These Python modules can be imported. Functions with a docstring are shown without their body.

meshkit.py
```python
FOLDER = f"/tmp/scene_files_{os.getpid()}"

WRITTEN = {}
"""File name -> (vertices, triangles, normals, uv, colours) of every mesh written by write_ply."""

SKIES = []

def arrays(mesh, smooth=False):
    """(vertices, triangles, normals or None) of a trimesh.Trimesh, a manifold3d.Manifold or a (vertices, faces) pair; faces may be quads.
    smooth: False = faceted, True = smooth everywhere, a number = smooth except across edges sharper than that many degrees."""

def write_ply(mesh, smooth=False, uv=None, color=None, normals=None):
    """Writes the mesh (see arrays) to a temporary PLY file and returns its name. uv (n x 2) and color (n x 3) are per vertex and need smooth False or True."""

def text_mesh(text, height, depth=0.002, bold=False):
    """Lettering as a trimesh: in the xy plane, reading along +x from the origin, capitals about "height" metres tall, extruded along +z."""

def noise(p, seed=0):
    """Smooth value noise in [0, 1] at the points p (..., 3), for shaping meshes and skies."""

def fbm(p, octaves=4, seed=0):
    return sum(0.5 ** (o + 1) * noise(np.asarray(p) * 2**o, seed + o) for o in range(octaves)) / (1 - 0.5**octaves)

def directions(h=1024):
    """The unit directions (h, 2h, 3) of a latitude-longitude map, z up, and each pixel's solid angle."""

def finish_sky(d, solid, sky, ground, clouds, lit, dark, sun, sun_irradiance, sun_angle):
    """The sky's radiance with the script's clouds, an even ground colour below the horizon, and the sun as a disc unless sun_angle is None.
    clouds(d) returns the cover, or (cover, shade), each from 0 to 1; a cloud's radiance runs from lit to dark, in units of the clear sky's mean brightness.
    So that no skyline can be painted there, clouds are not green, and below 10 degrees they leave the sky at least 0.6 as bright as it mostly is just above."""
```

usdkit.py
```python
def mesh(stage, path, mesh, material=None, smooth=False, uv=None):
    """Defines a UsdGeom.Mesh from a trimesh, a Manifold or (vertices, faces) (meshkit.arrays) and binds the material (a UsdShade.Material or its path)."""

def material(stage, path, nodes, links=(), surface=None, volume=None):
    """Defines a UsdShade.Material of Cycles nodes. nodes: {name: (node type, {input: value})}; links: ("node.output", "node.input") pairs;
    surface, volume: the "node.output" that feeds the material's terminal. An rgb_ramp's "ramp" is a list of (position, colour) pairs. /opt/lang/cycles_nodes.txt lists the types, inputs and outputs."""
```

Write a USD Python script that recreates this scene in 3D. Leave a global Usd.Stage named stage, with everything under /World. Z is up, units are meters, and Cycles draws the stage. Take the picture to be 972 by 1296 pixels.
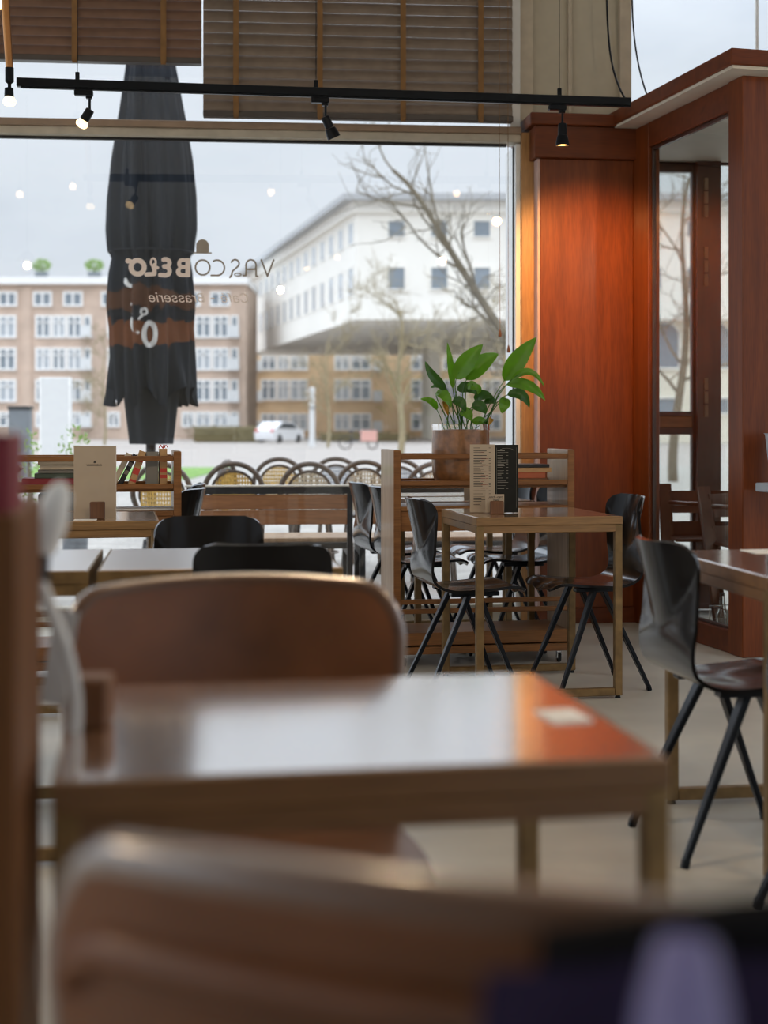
import math, random
import numpy as np, trimesh, usdkit, meshkit
from shapely.geometry import LineString, Polygon, Point
from shapely.ops import unary_union
from shapely import affinity
from pxr import Usd, UsdGeom, UsdLux, UsdShade, Gf, Sdf, Vt

R = random.Random(7)
stage = Usd.Stage.CreateInMemory()
UsdGeom.SetStageUpAxis(stage, 'Z')
world = UsdGeom.Xform.Define(stage, '/World'); stage.SetDefaultPrim(world.GetPrim())

# ---------------------------------------------------------------- camera
EYE, FPX, HOR = 1.14, 1800.0, 540.0
cam = UsdGeom.Camera.Define(stage, '/World/camera')
cam.AddTranslateOp().Set(Gf.Vec3d(0, 0, EYE)); cam.AddRotateXOp().Set(90.0)
cam.CreateHorizontalApertureAttr(24.0); cam.CreateVerticalApertureAttr(32.0)
cam.CreateFocalLengthAttr(FPX * 24.0 / 972); cam.CreateVerticalApertureOffsetAttr((HOR - 648) * 24.0 / 972)
cam.CreateFStopAttr(2.0); cam.CreateFocusDistanceAttr(6.1)
cam.CreateClippingRangeAttr(Gf.Vec2f(0.05, 3000))
cam.CreateExposureAttr(0.0)

# ---------------------------------------------------------------- sky: an overcast dome with soft clouds
SKY = 1.0
dome = UsdLux.DomeLight.Define(stage, '/World/sky')
dome.CreateIntensityAttr(1.0)
sky_m = usdkit.material(stage, '/World/Looks/sky', {
    'tc': ('texture_coordinate', {}), 'sx': ('separate_xyz', {}),
    'gr': ('rgb_ramp', {'ramp': [(0, (.36, .35, .34)), (.495, (.36, .35, .34)), (.50, (.82, .85, .88)), (.56, (.76, .83, .91)), (.62, (.76, .84, .93)), (.74, (1.5, 1.64, 1.82)), (1, (2.25, 2.47, 2.75))]}),
    'mr': ('map_range', {'from_min': -1.0, 'from_max': 1.0, 'to_min': 0.0, 'to_max': 1.0}),
    'mp': ('mapping', {'scale': (2.2, 2.2, 6.0)}), 'n': ('noise_texture', {'scale': 1.6, 'detail': 5.0, 'roughness': .55}),
    'cl': ('rgb_ramp', {'ramp': [(.3, (.86, .88, .91)), (.5, (1, 1, 1)), (.75, (1.12, 1.10, 1.08))]}),
    'mul': ('mix', {'mix_type': 'multiply', 'fac': 1.0}), 'bg': ('background_shader', {'strength': SKY})},
    [('tc.generated', 'sx.vector'), ('sx.z', 'mr.value'), ('mr.result', 'gr.fac'), ('tc.generated', 'mp.vector'), ('mp.vector', 'n.vector'),
     ('n.fac', 'cl.fac'), ('gr.color', 'mul.color1'), ('cl.color', 'mul.color2'), ('mul.color', 'bg.color')], surface='bg.background')
UsdShade.MaterialBindingAPI.Apply(dome.GetPrim()).Bind(sky_m)
# a veiled sun behind the cafe, over the right shoulder
sun = UsdLux.DistantLight.Define(stage, '/World/sun')
sun.CreateIntensityAttr(1.7); sun.CreateColorAttr(Gf.Vec3f(1, .94, .84)); sun.CreateAngleAttr(12.0)
sun.AddRotateZOp().Set(16.0); sun.AddRotateXOp().Set(52.0)

PEND = 11.0      # strength of the unseen pendants lighting the room
# ---------------------------------------------------------------- helpers
PI = math.pi
def at(px, py, Y):
    s = FPX / Y
    return np.array([(px - 486) / s, Y, EYE - (py - HOR) / s])
_names = {}
def numbered(parent, name):
    k = (parent, name); n = _names.get(k, 0); _names[k] = n + 1
    return name if n == 0 else f'{name}_{n:03d}'
def tag(p, label=None, cat=None, group=None, kind=None):
    for k, v in (('label', label), ('category', cat), ('group', group), ('kind', kind)):
        if v: p.SetCustomDataByKey(k, v)
    return p
def thing(name, label, cat, loc=(0, 0, 0), rz=0, group=None, kind=None):
    x = UsdGeom.Xform.Define(stage, '/World/' + numbered('/World', name))
    x.AddTranslateOp().Set(Gf.Vec3d(*map(float, loc))); x.AddRotateZOp().Set(float(rz))
    return tag(x.GetPrim(), label, cat, group, kind)
def part(parent, name, mesh, mat, smooth=30, label=None, kind=None):
    base = str(parent.GetPath())
    m = usdkit.mesh(stage, base + '/' + numbered(base, name), mesh, M[mat] if isinstance(mat, str) else mat, smooth=smooth)
    return tag(m.GetPrim(), label, None, None, kind)
def struct(name, loc=(0, 0, 0), rz=0, label=None):
    return thing(name, label, None, loc, rz, kind='structure')
def solo(name, mesh, mat, label=None, cat=None, group=None, kind=None, smooth=30):
    m = usdkit.mesh(stage, '/World/' + numbered('/World', name), mesh, M[mat], smooth=smooth)
    return tag(m.GetPrim(), label, cat, group, kind)
def dup(src, label, loc, rz, group=None):
    r = thing(src.GetName().rstrip('0123456789').rstrip('_') if src.GetName()[-1].isdigit() else src.GetName(), label, src.GetCustomDataByKey('category'), loc, rz, group)
    r.GetReferences().AddInternalReference(src.GetPath()); r.SetInstanceable(True)
    return r

def cat(*ms):
    ms = [m for x in ms for m in (x if isinstance(x, (list, tuple)) else [x])]
    return trimesh.util.concatenate(ms)
def box(x0, x1, y0, y1, z0, z1, b=.003):
    b = min(b, abs(x1 - x0) * .45, abs(y1 - y0) * .45, abs(z1 - z0) * .45)
    c, h = np.array([(x0 + x1) / 2, (y0 + y1) / 2, (z0 + z1) / 2]), np.array([abs(x1 - x0), abs(y1 - y0), abs(z1 - z0)]) / 2
    if b <= 1e-5: return trimesh.creation.box(h * 2, trimesh.transformations.translation_matrix(c))
    pts = []
    for s in np.ndindex(2, 2, 2):
        sg = np.array(s) * 2 - 1
        for k in range(3):
            q = h - b; q = q.copy(); q[k] = h[k]; pts.append(c + sg * q)
    return trimesh.convex.convex_hull(np.array(pts))
def frame_of(d, up=(0, 0, 1)):
    d = np.asarray(d, float); d = d / np.linalg.norm(d)
    a = np.cross(up, d)
    if np.linalg.norm(a) < 1e-6: a = np.cross((1, 0, 0), d)
    a /= np.linalg.norm(a); return a, np.cross(d, a), d
def bar(p0, p1, w, h, w1=None, h1=None, up=(0, 0, 1)):
    p0, p1 = np.asarray(p0, float), np.asarray(p1, float)
    a, b, d = frame_of(p1 - p0, up); w1, h1 = w1 or w, h1 or h
    pts = []
    for p, ww, hh in ((p0, w, h), (p1, w1, h1)):
        c = min(ww, hh) * .18
        for sx, sy in ((-1, -1), (1, -1), (1, 1), (-1, 1)):
            pts.append(p + a * sx * (ww / 2 - c) + b * sy * hh / 2); pts.append(p + a * sx * ww / 2 + b * sy * (hh / 2 - c))
    return trimesh.convex.convex_hull(np.array(pts))
def tube(path, r, n=8, cap=True):
    p = np.asarray(path, float); r = np.broadcast_to(np.asarray(r, float), (len(p),))
    t = np.gradient(p, axis=0); t /= np.linalg.norm(t, axis=1, keepdims=True) + 1e-12
    a, _, _ = frame_of(t[0]); V = []
    for i in range(len(p)):
        a = a - t[i] * (a @ t[i]); a /= np.linalg.norm(a) + 1e-12; b = np.cross(t[i], a)
        ang = np.arange(n) * 2 * PI / n
        V.append(p[i] + r[i] * (np.cos(ang)[:, None] * a + np.sin(ang)[:, None] * b))
    V = np.vstack(V); F = []
    for i in range(len(p) - 1):
        for j in range(n):
            q = [i * n + j, i * n + (j + 1) % n, (i + 1) * n + (j + 1) % n, (i + 1) * n + j]
            F += [[q[0], q[1], q[2]], [q[0], q[2], q[3]]]
    if cap:
        for base, flip in ((0, 1), ((len(p) - 1) * n, 0)):
            for j in range(1, n - 1): F.append([base, base + j + 1, base + j] if flip else [base, base + j, base + j + 1])
    return trimesh.Trimesh(V, F, process=False)
def lathe(prof, n=32, c=(0, 0, 0)):
    prof = np.asarray(prof, float); V, F = [], []
    for i, (r, z) in enumerate(prof):
        for j in range(n):
            a = 2 * PI * j / n; V.append([c[0] + r * math.cos(a), c[1] + r * math.sin(a), c[2] + z])
    for i in range(len(prof) - 1):
        for j in range(n):
            q = [i * n + j, i * n + (j + 1) % n, (i + 1) * n + (j + 1) % n, (i + 1) * n + j]
            F += [[q[0], q[1], q[2]], [q[0], q[2], q[3]]]
    return trimesh.Trimesh(V, F, process=False)
def ext(poly, depth):
    gs = getattr(poly, 'geoms', [poly])
    return cat([trimesh.creation.extrude_polygon(g, depth, engine='earcut') for g in gs if g.area > 1e-9])
def xz(mesh):      # a shape drawn in x,y stands up into x,z; its thickness goes to -y
    T = np.array([[1, 0, 0, 0], [0, 0, -1, 0], [0, 1, 0, 0], [0, 0, 0, 1.]]); m = mesh.copy(); m.apply_transform(T); return m
def move(m, t=(0, 0, 0), rz=0, rx=0, ry=0, o=(0, 0, 0)):
    m = m.copy(); o = np.asarray(o, float); m.apply_translation(-o)
    for ang, ax in ((rx, [1, 0, 0]), (ry, [0, 1, 0]), (rz, [0, 0, 1])):
        if ang: m.apply_transform(trimesh.transformations.rotation_matrix(math.radians(ang), ax))
    m.apply_translation(o + np.asarray(t, float)); return m
def shell(P, th):
    """grid of points (n, m, 3) -> a closed sheet of thickness th"""
    P = np.asarray(P, float); n, m = P.shape[:2]
    N = np.cross(np.gradient(P, axis=0), np.gradient(P, axis=1)); N /= np.linalg.norm(N, axis=2, keepdims=True) + 1e-12
    A, B = (P + N * th / 2).reshape(-1, 3), (P - N * th / 2).reshape(-1, 3); k = n * m; F = []
    for i in range(n - 1):
        for j in range(m - 1):
            a, b, c, d = i * m + j, i * m + j + 1, (i + 1) * m + j + 1, (i + 1) * m + j
            F += [[a, c, b], [a, d, c], [k + a, k + b, k + c], [k + a, k + c, k + d]]
    rim = [(0, j) for j in range(m)] + [(i, m - 1) for i in range(1, n)] + [(n - 1, j) for j in range(m - 2, -1, -1)] + [(i, 0) for i in range(n - 2, 0, -1)]
    ids = [i * m + j for i, j in rim]
    for a, b in zip(ids, ids[1:] + ids[:1]): F += [[a, b, k + b], [a, k + b, k + a]]
    t = trimesh.Trimesh(np.vstack([A, B]), F, process=False); trimesh.repair.fix_normals(t); return t
def spline(pts, n):
    from scipy.interpolate import CubicSpline
    p = np.asarray(pts, float); d = np.r_[0, np.cumsum(np.linalg.norm(np.diff(p, axis=0), axis=1))]
    return CubicSpline(d, p)(np.linspace(0, d[-1], n))

# ---------------------------------------------------------------- materials
M = {}
def mk(name, nodes, links, surface): M[name] = usdkit.material(stage, '/World/Looks/' + name, nodes, links, surface=surface)
def plain(name, c, rough=.5, metal=0., spec=.5, coat=0., coat_r=.05, noise=.12, nscale=14., bump=0., emit=None, es=0., sheen=0., ior=1.5):
    p = {'roughness': rough, 'metallic': metal, 'specular_ior_level': spec, 'coat_weight': coat, 'coat_roughness': coat_r, 'sheen_weight': sheen, 'ior': ior}
    if emit: p.update(emission_color=emit, emission_strength=es)
    c = np.array(c, float)
    nodes = {'tc': ('texture_coordinate', {}), 'n': ('noise_texture', {'scale': nscale, 'detail': 4.0}), 'r': ('rgb_ramp', {'ramp': [(.25, tuple(c * (1 - noise))), (.75, tuple(np.minimum(c * (1 + noise), 1)))]}), 'p': ('principled_bsdf', p)}
    links = [('tc.object', 'n.vector'), ('n.fac', 'r.fac'), ('r.color', 'p.base_color')]
    if bump:
        nodes['b'] = ('bump', {'strength': bump, 'distance': .004}); links += [('n.fac', 'b.height'), ('b.normal', 'p.normal')]
    mk(name, nodes, links, 'p.BSDF')
def wood(name, dark, light, axis=0, scale=9., rough=.4, coat=0., coat_r=.08, stretch=14., spec=.5, ior=1.5, coat_ior=1.5, bump=.06):
    sc = [stretch * .6] * 3; sc[axis] = .55
    nodes = {'tc': ('texture_coordinate', {}), 'oi': ('object_info', {}), 'ad': ('vector_math', {'math_type': 'add'}), 'mp': ('mapping', {'scale': tuple(sc)}),
             'n': ('noise_texture', {'scale': scale * .22, 'detail': 6.0, 'roughness': .6, 'distortion': .7}),
             'f': ('noise_texture', {'scale': scale * 2.2, 'detail': 2.0}),
             'r': ('rgb_ramp', {'ramp': [(.28, dark), (.5, tuple((np.array(dark) + np.array(light)) / 2)), (.72, light)]}),
             'fr': ('rgb_ramp', {'ramp': [(.35, (.8, .8, .8)), (.6, (1, 1, 1))]}), 'mu': ('mix', {'mix_type': 'multiply', 'fac': 1.0}),
             'b': ('bump', {'strength': bump, 'distance': .002}),
             'p': ('principled_bsdf', {'roughness': rough, 'coat_weight': coat, 'coat_roughness': coat_r, 'specular_ior_level': spec, 'ior': ior, 'coat_ior': coat_ior})}
    links = [('tc.object', 'ad.vector1'), ('oi.random', 'ad.vector2'), ('ad.vector', 'mp.vector'), ('mp.vector', 'n.vector'), ('mp.vector', 'f.vector'), ('n.fac', 'r.fac'), ('f.fac', 'fr.fac'),
             ('r.color', 'mu.color1'), ('fr.color', 'mu.color2'), ('mu.color', 'p.base_color'), ('f.fac', 'b.height'), ('b.normal', 'p.normal')]
    mk(name, nodes, links, 'p.BSDF')
def pane(name, tint=(1, 1, 1), base=.04, gl=.0):
    mk(name, {'lw': ('layer_weight', {'blend': .5}), 'pw': ('math', {'math_type': 'power', 'value2': 5.0}), 'ma': ('math', {'math_type': 'multiply_add', 'value2': 1 - base, 'value3': base}),
              't': ('transparent_bsdf', {'color': tint}), 'g': ('glossy_bsdf', {'color': (1, 1, 1), 'roughness': gl}), 'm': ('mix_closure', {})},
       [('lw.facing', 'pw.value1'), ('pw.value', 'ma.value1'), ('ma.value', 'm.fac'), ('t.BSDF', 'm.closure1'), ('g.BSDF', 'm.closure2')], 'm.closure')

def lacquer(name, dark, light, ex=1.5, gr=.19):
    mk(name, {'tc': ('texture_coordinate', {}), 'oi': ('object_info', {}), 'ad': ('vector_math', {'math_type': 'add'}), 'mp': ('mapping', {'scale': (.6, 9.0, 9.0)}),
              'n': ('noise_texture', {'scale': 2.2, 'detail': 6.0, 'roughness': .62, 'distortion': .8}), 'r': ('rgb_ramp', {'ramp': [(.28, dark), (.72, light)]}),
              'p': ('principled_bsdf', {'roughness': .4}), 'g': ('glossy_bsdf', {'color': (.97, .97, .97), 'roughness': gr}), 'lw': ('layer_weight', {'blend': .5}), 'pw': ('math', {'math_type': 'power', 'value2': ex}), 'm': ('mix_closure', {})},
       [('tc.object', 'ad.vector1'), ('oi.random', 'ad.vector2'), ('ad.vector', 'mp.vector'), ('mp.vector', 'n.vector'), ('n.fac', 'r.fac'), ('r.color', 'p.base_color'), ('lw.facing', 'pw.value1'), ('pw.value', 'm.fac'), ('p.BSDF', 'm.closure1'), ('g.BSDF', 'm.closure2')], 'm.closure')
lacquer('table_wood', (.19, .078, .027), (.33, .155, .060), .85, .135)
lacquer('table_wood_satin', (.19, .078, .027), (.33, .155, .060), .7, .34)
lacquer('leather_rim', (.07, .028, .012), (.13, .055, .022), 1.7, .22)
lacquer('oak_lacquer', (.27, .135, .046), (.42, .23, .085), 2.3, .12)
wood('table_edge', (.13, .06, .022), (.21, .105, .04), 0, rough=.45)
wood('oak_edge', (.19, .10, .036), (.30, .17, .065), 0, rough=.42)
wood('shelf_wood', (.19, .076, .024), (.30, .135, .046), 0, rough=.42, spec=.3)
wood('shelf_side', (.30, .19, .11), (.42, .29, .18), 2, rough=.45, coat=.2)
wood('red_wood', (.125, .026, .0038), (.215, .050, .0075), 2, rough=.42, coat=.25, coat_r=.2, spec=.25)
wood('red_wood_h', (.095, .020, .004), (.17, .038, .008), 0, rough=.42, coat=.05, coat_r=.2, spec=.3)
wood('dark_wood', (.035, .014, .010), (.065, .026, .018), 2, rough=.4, coat=.3)
wood('oak_trim', (.34, .17, .055), (.46, .25, .09), 2, rough=.4)
wood('holder_wood', (.10, .038, .014), (.16, .068, .026), 2, rough=.5)
wood('chair_wood', (.085, .034, .014), (.19, .078, .032), 0, scale=5, stretch=4, rough=.30, coat=.55, coat_r=.16)
wood('high_chair_wood', (.075, .028, .018), (.13, .05, .03), 2, rough=.35, coat=.3)
wood('bench_wood', (.24, .10, .04), (.38, .17, .07), 0, rough=.5)
wood('cabinet_wood', (.095, .038, .011), (.15, .062, .021), 2, rough=.55, spec=.2)
def gloss_black(name, c, k, ex, rough, base=.010):
    mk(name, {'d': ('diffuse_bsdf', {'color': c}), 'g': ('glossy_bsdf', {'color': (.95, .97, 1.0), 'roughness': rough}), 'lw': ('layer_weight', {'blend': .5}), 'pw': ('math', {'math_type': 'power', 'value2': ex}),
              'ma': ('math', {'math_type': 'multiply_add', 'value2': k, 'value3': base}), 'm': ('mix_closure', {})},
       [('lw.facing', 'pw.value1'), ('pw.value', 'ma.value1'), ('ma.value', 'm.fac'), ('d.BSDF', 'm.closure1'), ('g.BSDF', 'm.closure2')], 'm.closure')
gloss_black('ply_black', (.0080, .0072, .0070), .92, 3.1, .15, .010)
gloss_black('leg_black', (.006, .0075, .0105), .6, 3.2, .25, .012)
plain('leather', (.145, .050, .0165), .34, noise=.5, nscale=3.4, spec=.35, coat=.12, coat_r=.22, bump=.10)
plain('leather_dark', (.10, .042, .018), .38, noise=.35, nscale=5, coat=.3, coat_r=.2, bump=.15)
plain('brass_steel', (.20, .125, .052), .40, metal=.6, noise=.3, nscale=20)
plain('steel_dark', (.03, .032, .036), .4, metal=.4)
gloss_black('track_black', (.009, .011, .014), .5, 3.5, .3, .008)
plain('blind_wood', (.155, .118, .090), .42, noise=.15, spec=.6)
plain('blind_wood_red', (.15, .080, .050), .42, noise=.15, spec=.6)
plain('tape', (.20, .105, .035), .8, noise=.2)
plain('rail_dark', (.06, .05, .045), .35, spec=.6)
plain('cream', (.50, .45, .36), .5); plain('beige', (.48, .45, .36), .5, noise=.05); plain('white_paint', (.72, .74, .74), .4, noise=.04)
plain('sill_brown', (.28, .20, .14), .5); plain('gasket', (.012, .012, .014), .6)
plain('concrete', (.47, .445, .385), .34, noise=.22, nscale=1.7, spec=.45, bump=.03)
plain('wall_paint', (.70, .65, .56), .7, noise=.05); plain('ceiling_paint', (.76, .73, .67), .8, noise=.04)
plain('pale_bead', (.50, .36, .33), .4); plain('soffit', (.66, .62, .54), .6, noise=.05)
plain('menu_cream', (.42, .34, .25), .6, noise=.04); plain('menu_dark', (.016, .016, .014), .6, spec=.15); plain('ink', (.05, .042, .035), .6); plain('ink_pale', (.20, .19, .16), .6); plain('ink_red', (.24, .09, .06), .6)
plain('paper', (.80, .79, .76), .6, noise=.05); plain('page', (.62, .53, .40), .7, noise=.12)
for k, c in dict(book_red=(.24, .022, .03), book_black=(.014, .014, .016), book_grey=(.20, .19, .165), book_tan=(.50, .30, .13), book_cream=(.52, .44, .32), book_orange=(.42, .10, .035), book_green=(.05, .07, .05), band_red=(.55, .05, .035), maroon=(.17, .012, .026), book_brown=(.20, .09, .04), book_blue=(.05, .07, .16)).items(): plain(k, c, .5, noise=.1)
plain('pot_brown', (.22, .095, .032), .4, noise=.5, nscale=26, bump=.5, coat=.5); plain('soil', (.02, .013, .008), .9)
plain('chrome', (.72, .73, .75), .14, metal=1.0); plain('lamp_grey', (.52, .53, .53), .28, spec=.7, coat=.4); plain('pale_blue', (.42, .48, .55), .3, spec=.6)
plain('bulb_glass', (1, .82, .55), .3, emit=(1, .66, .30), es=2.6); plain('bulb_hot', (1, .7, .4), .3, emit=(1, .50, .16), es=14.0); plain('bulb_ceiling', (1, .85, .6), .3, emit=(1, .62, .30), es=11.0)
plain('copper', (.62, .30, .12), .22, metal=1.0)
plain('cloth_black', (.005, .005, .006), .9, noise=.3, spec=.1); plain('cloth_purple', (.016, .0095, .034), .8, noise=.25, spec=.2); plain('cloth_lilac', (.17, .155, .33), .5, noise=.1)
plain('decal', (.36, .32, .27), .7, noise=.03); plain('decal_pale', (.92, .80, .72), .7, noise=.03); plain('canvas_white', (.62, .62, .60), .8)
plain('rattan', (.085, .06, .042), .4, coat=.4, noise=.4, nscale=40); plain('cane_yellow', (.62, .40, .10), .5, noise=.3, nscale=60); plain('cane_cream', (.56, .49, .36), .5, noise=.25, nscale=60); plain('cane_blue', (.40, .45, .52), .5, noise=.2)
plain('pavement', (.37, .335, .305), .8, noise=.08, nscale=.4); plain('pavers', (.36, .34, .31), .8, noise=.2, nscale=3.); plain('asphalt', (.20, .195, .19), .9, noise=.1)
plain('grass', (.16, .30, .06), .9, noise=.25, nscale=4)
plain('brick_a', (.56, .43, .345), .85, noise=.14, nscale=.7); plain('brick_b', (.68, .49, .30), .85, noise=.14, nscale=.5)
plain('facade_white', (.85, .83, .775), .7, noise=.04, nscale=.2); plain('facade_cream', (.78, .73, .62), .7, noise=.05, nscale=.2); plain('roof_grey', (.40, .41, .42), .7); plain('win_white', (.84, .84, .83), .5); plain('win_glass', (.20, .24, .28), .08, spec=.8); plain('win_glass_pale', (.42, .46, .50), .15, spec=.8); plain('balcony', (.66, .68, .69), .6)
plain('bark', (.15, .125, .085), .9, noise=.3, nscale=8); plain('bark_pale', (.30, .25, .15), .9, noise=.3, nscale=8); plain('hedge', (.15, .125, .06), .9, noise=.5, nscale=8); plain('shrub_green', (.13, .20, .06), .8, noise=.4, nscale=10)
plain('car_white', (.74, .75, .77), .25, coat=.8); plain('tyre', (.015, .015, .016), .8); plain('car_glass', (.05, .06, .07), .1); plain('pink', (.66, .36, .31), .5); plain('navy', (.05, .07, .12), .5); plain('post_white', (.66, .67, .67), .6, noise=.02); plain('box_grey', (.16, .18, .20), .5)
pane('glass_pane'); pane('glass_inner', (.93, .95, .93), .05); 
mk('clear_glass', {'p': ('principled_bsdf', {'base_color': (.95, .97, .96), 'roughness': .03, 'transmission_weight': 1.0, 'ior': 1.45})}, [], 'p.BSDF')
def leafm(name, c, t):
    mk(name, {'tc': ('texture_coordinate', {}), 'n': ('noise_texture', {'scale': 30.0}), 'r': ('rgb_ramp', {'ramp': [(.3, tuple(np.array(c) * .75)), (.7, c)]}),
              'p': ('principled_bsdf', {'roughness': .28, 'specular_ior_level': .6}), 't': ('translucent_bsdf', {'color': t}), 'm': ('mix_closure', {'fac': .42})},
       [('tc.object', 'n.vector'), ('n.fac', 'r.fac'), ('r.color', 'p.base_color'), ('p.BSDF', 'm.closure1'), ('t.BSDF', 'm.closure2')], 'm.closure')
leafm('leaf_green', (.14, .30, .028), (.45, .80, .05)); leafm('leaf_dark', (.05, .13, .024), (.20, .45, .04)); leafm('leaf_yellow', (.50, .30, .03), (.7, .4, .05)); leafm('leaf_bush', (.16, .25, .06), (.25, .4, .08))
mk('umbrella_cloth', {'g': ('texture_coordinate', {}), 's': ('separate_xyz', {}), 'mr': ('map_range', {'from_min': 1.3, 'from_max': 2.5}),
    'n': ('noise_texture', {'scale': 5.0, 'detail': 4.0}), 'a': ('math', {'math_type': 'multiply_add', 'value2': .22, 'value3': -.11}), 'ad': ('math', {'math_type': 'add'}),
    'r': ('rgb_ramp', {'interpolate': False, 'ramp': [(0, (.0065, .0095, .0145)), (.42, (.115, .038, .013)), (.59, (.0065, .0095, .0145)), (.66, (.065, .026, .012)), (.79, (.0065, .0095, .0145))]}),
    'p': ('principled_bsdf', {'roughness': .7, 'specular_ior_level': .2})},
   [('g.object', 's.vector'), ('g.object', 'n.vector'), ('n.fac', 'a.value1'), ('s.z', 'mr.value'), ('mr.result', 'ad.value1'), ('a.value', 'ad.value2'), ('ad.value', 'r.fac'), ('r.color', 'p.base_color')], 'p.BSDF')

# ================================================================ THE ROOM
YAW = 10.4
U = np.array([math.cos(math.radians(YAW)), math.sin(math.radians(YAW)), 0]); V = np.array([-U[1], U[0], 0])
solo('floor', box(-4.9, 5.1, -17.4, 8.5, -.019, 0, 0), 'concrete', kind='structure')
solo('ceiling', box(-4.7, 4.9, -17.2, 8.7, 4.35, 4.55, 0), 'ceiling_paint', kind='structure')
def opening_wall(name, axis, pos, th, a0, a1, z1, holes):
    ms = []; prev = a0
    for h0, h1, b, t in holes:
        for lo, hi, zz0, zz1 in ((prev, h0, 0, z1), (h0, h1, 0, b), (h0, h1, t, z1)):
            if hi - lo > .01 and zz1 - zz0 > .01: ms.append(box(lo, hi, pos, pos + th, zz0, zz1, 0) if axis == 0 else box(pos, pos + th, lo, hi, zz0, zz1, 0))
        prev = h1
    if a1 - prev > .01: ms.append(box(prev, a1, pos, pos + th, 0, z1, 0) if axis == 0 else box(pos, pos + th, prev, a1, 0, z1, 0))
    return solo(name, cat(ms), 'wall_paint', kind='structure')
LH = [(-16.5, -13.2, .25, 4.2), (-12.8, -9.4, .25, 4.2), (-9.0, -5.6, .25, 4.2), (-5.2, -1.8, .25, 4.2), (-1.4, 2.0, .25, 4.2), (2.4, 5.0, .25, 4.2), (5.4, 7.9, .25, 4.2)]  # left openings, out of view, sized to let daylight into the room
RH = [(-16.0, -12.0, .25, 4.2), (-11.5, -7.5, .25, 4.2), (-7.0, -3.0, .25, 4.2), (-2.5, 1.5, .25, 4.2), (2.0, 6.0, .25, 4.2)]  # right openings, out of view, sized likewise for daylight
opening_wall('wall_left', 1, -4.9, .2, -17.2, 8.2, 4.4, LH)
opening_wall('wall_right', 1, 4.9, .2, -17.2, 9.0, 4.4, RH)
opening_wall('wall_back', 0, -17.4, .2, -4.9, 5.1, 4.4, [])
nwin = 3
def side_window(x, h0, h1, b, t):
    global nwin
    nwin += 1
    w = struct(f'window_{nwin}')  # out of view; daylight through it lights the room
    part(w, 'frame', cat(box(x, x + .08, h0, h0 + .07, b, t), box(x, x + .08, h1 - .07, h1, b, t), box(x, x + .08, h0 + .07, h1 - .07, b, b + .07), box(x, x + .08, h0 + .07, h1 - .07, t - .07, t)), 'white_paint')
    part(w, 'pane', box(x + .03, x + .038, h0 + .07, h1 - .07, b + .07, t - .07, 0), 'glass_pane')
for h in LH: side_window(-4.84, *h)
for h in RH: side_window(4.96, *h)

# the shop front: origin at the right jamb, x along the glass, y outwards
W0, WR = (.80, 8.36, 0), 5.0
def front(s, d, z):
    c, n = math.cos(math.radians(WR)), math.sin(math.radians(WR)); return np.array([W0[0] + s * c - d * n, W0[1] + s * n + d * c, z])
w1 = struct('window_1', W0, WR)
part(w1, 'pane', box(-5.4, -.03, .045, .053, .10, 2.80, 0), 'glass_pane')
part(w1, 'jamb', cat(box(-.03, .0, -.02, .06, 0, 2.80), box(-.03, .06, .06, .32, 0, 2.80)), 'white_paint')
part(w1, 'sill', box(-5.4, -.075, -.02, .12, 0, .10), 'cream')
part(w1, 'gasket', cat(box(-5.4, -.075, .03, .06, 2.792, 2.806, .001), box(-.036, -.028, .03, .06, .1, 2.79, .001)), 'gasket')
w2 = struct('window_2', W0, WR)
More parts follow.
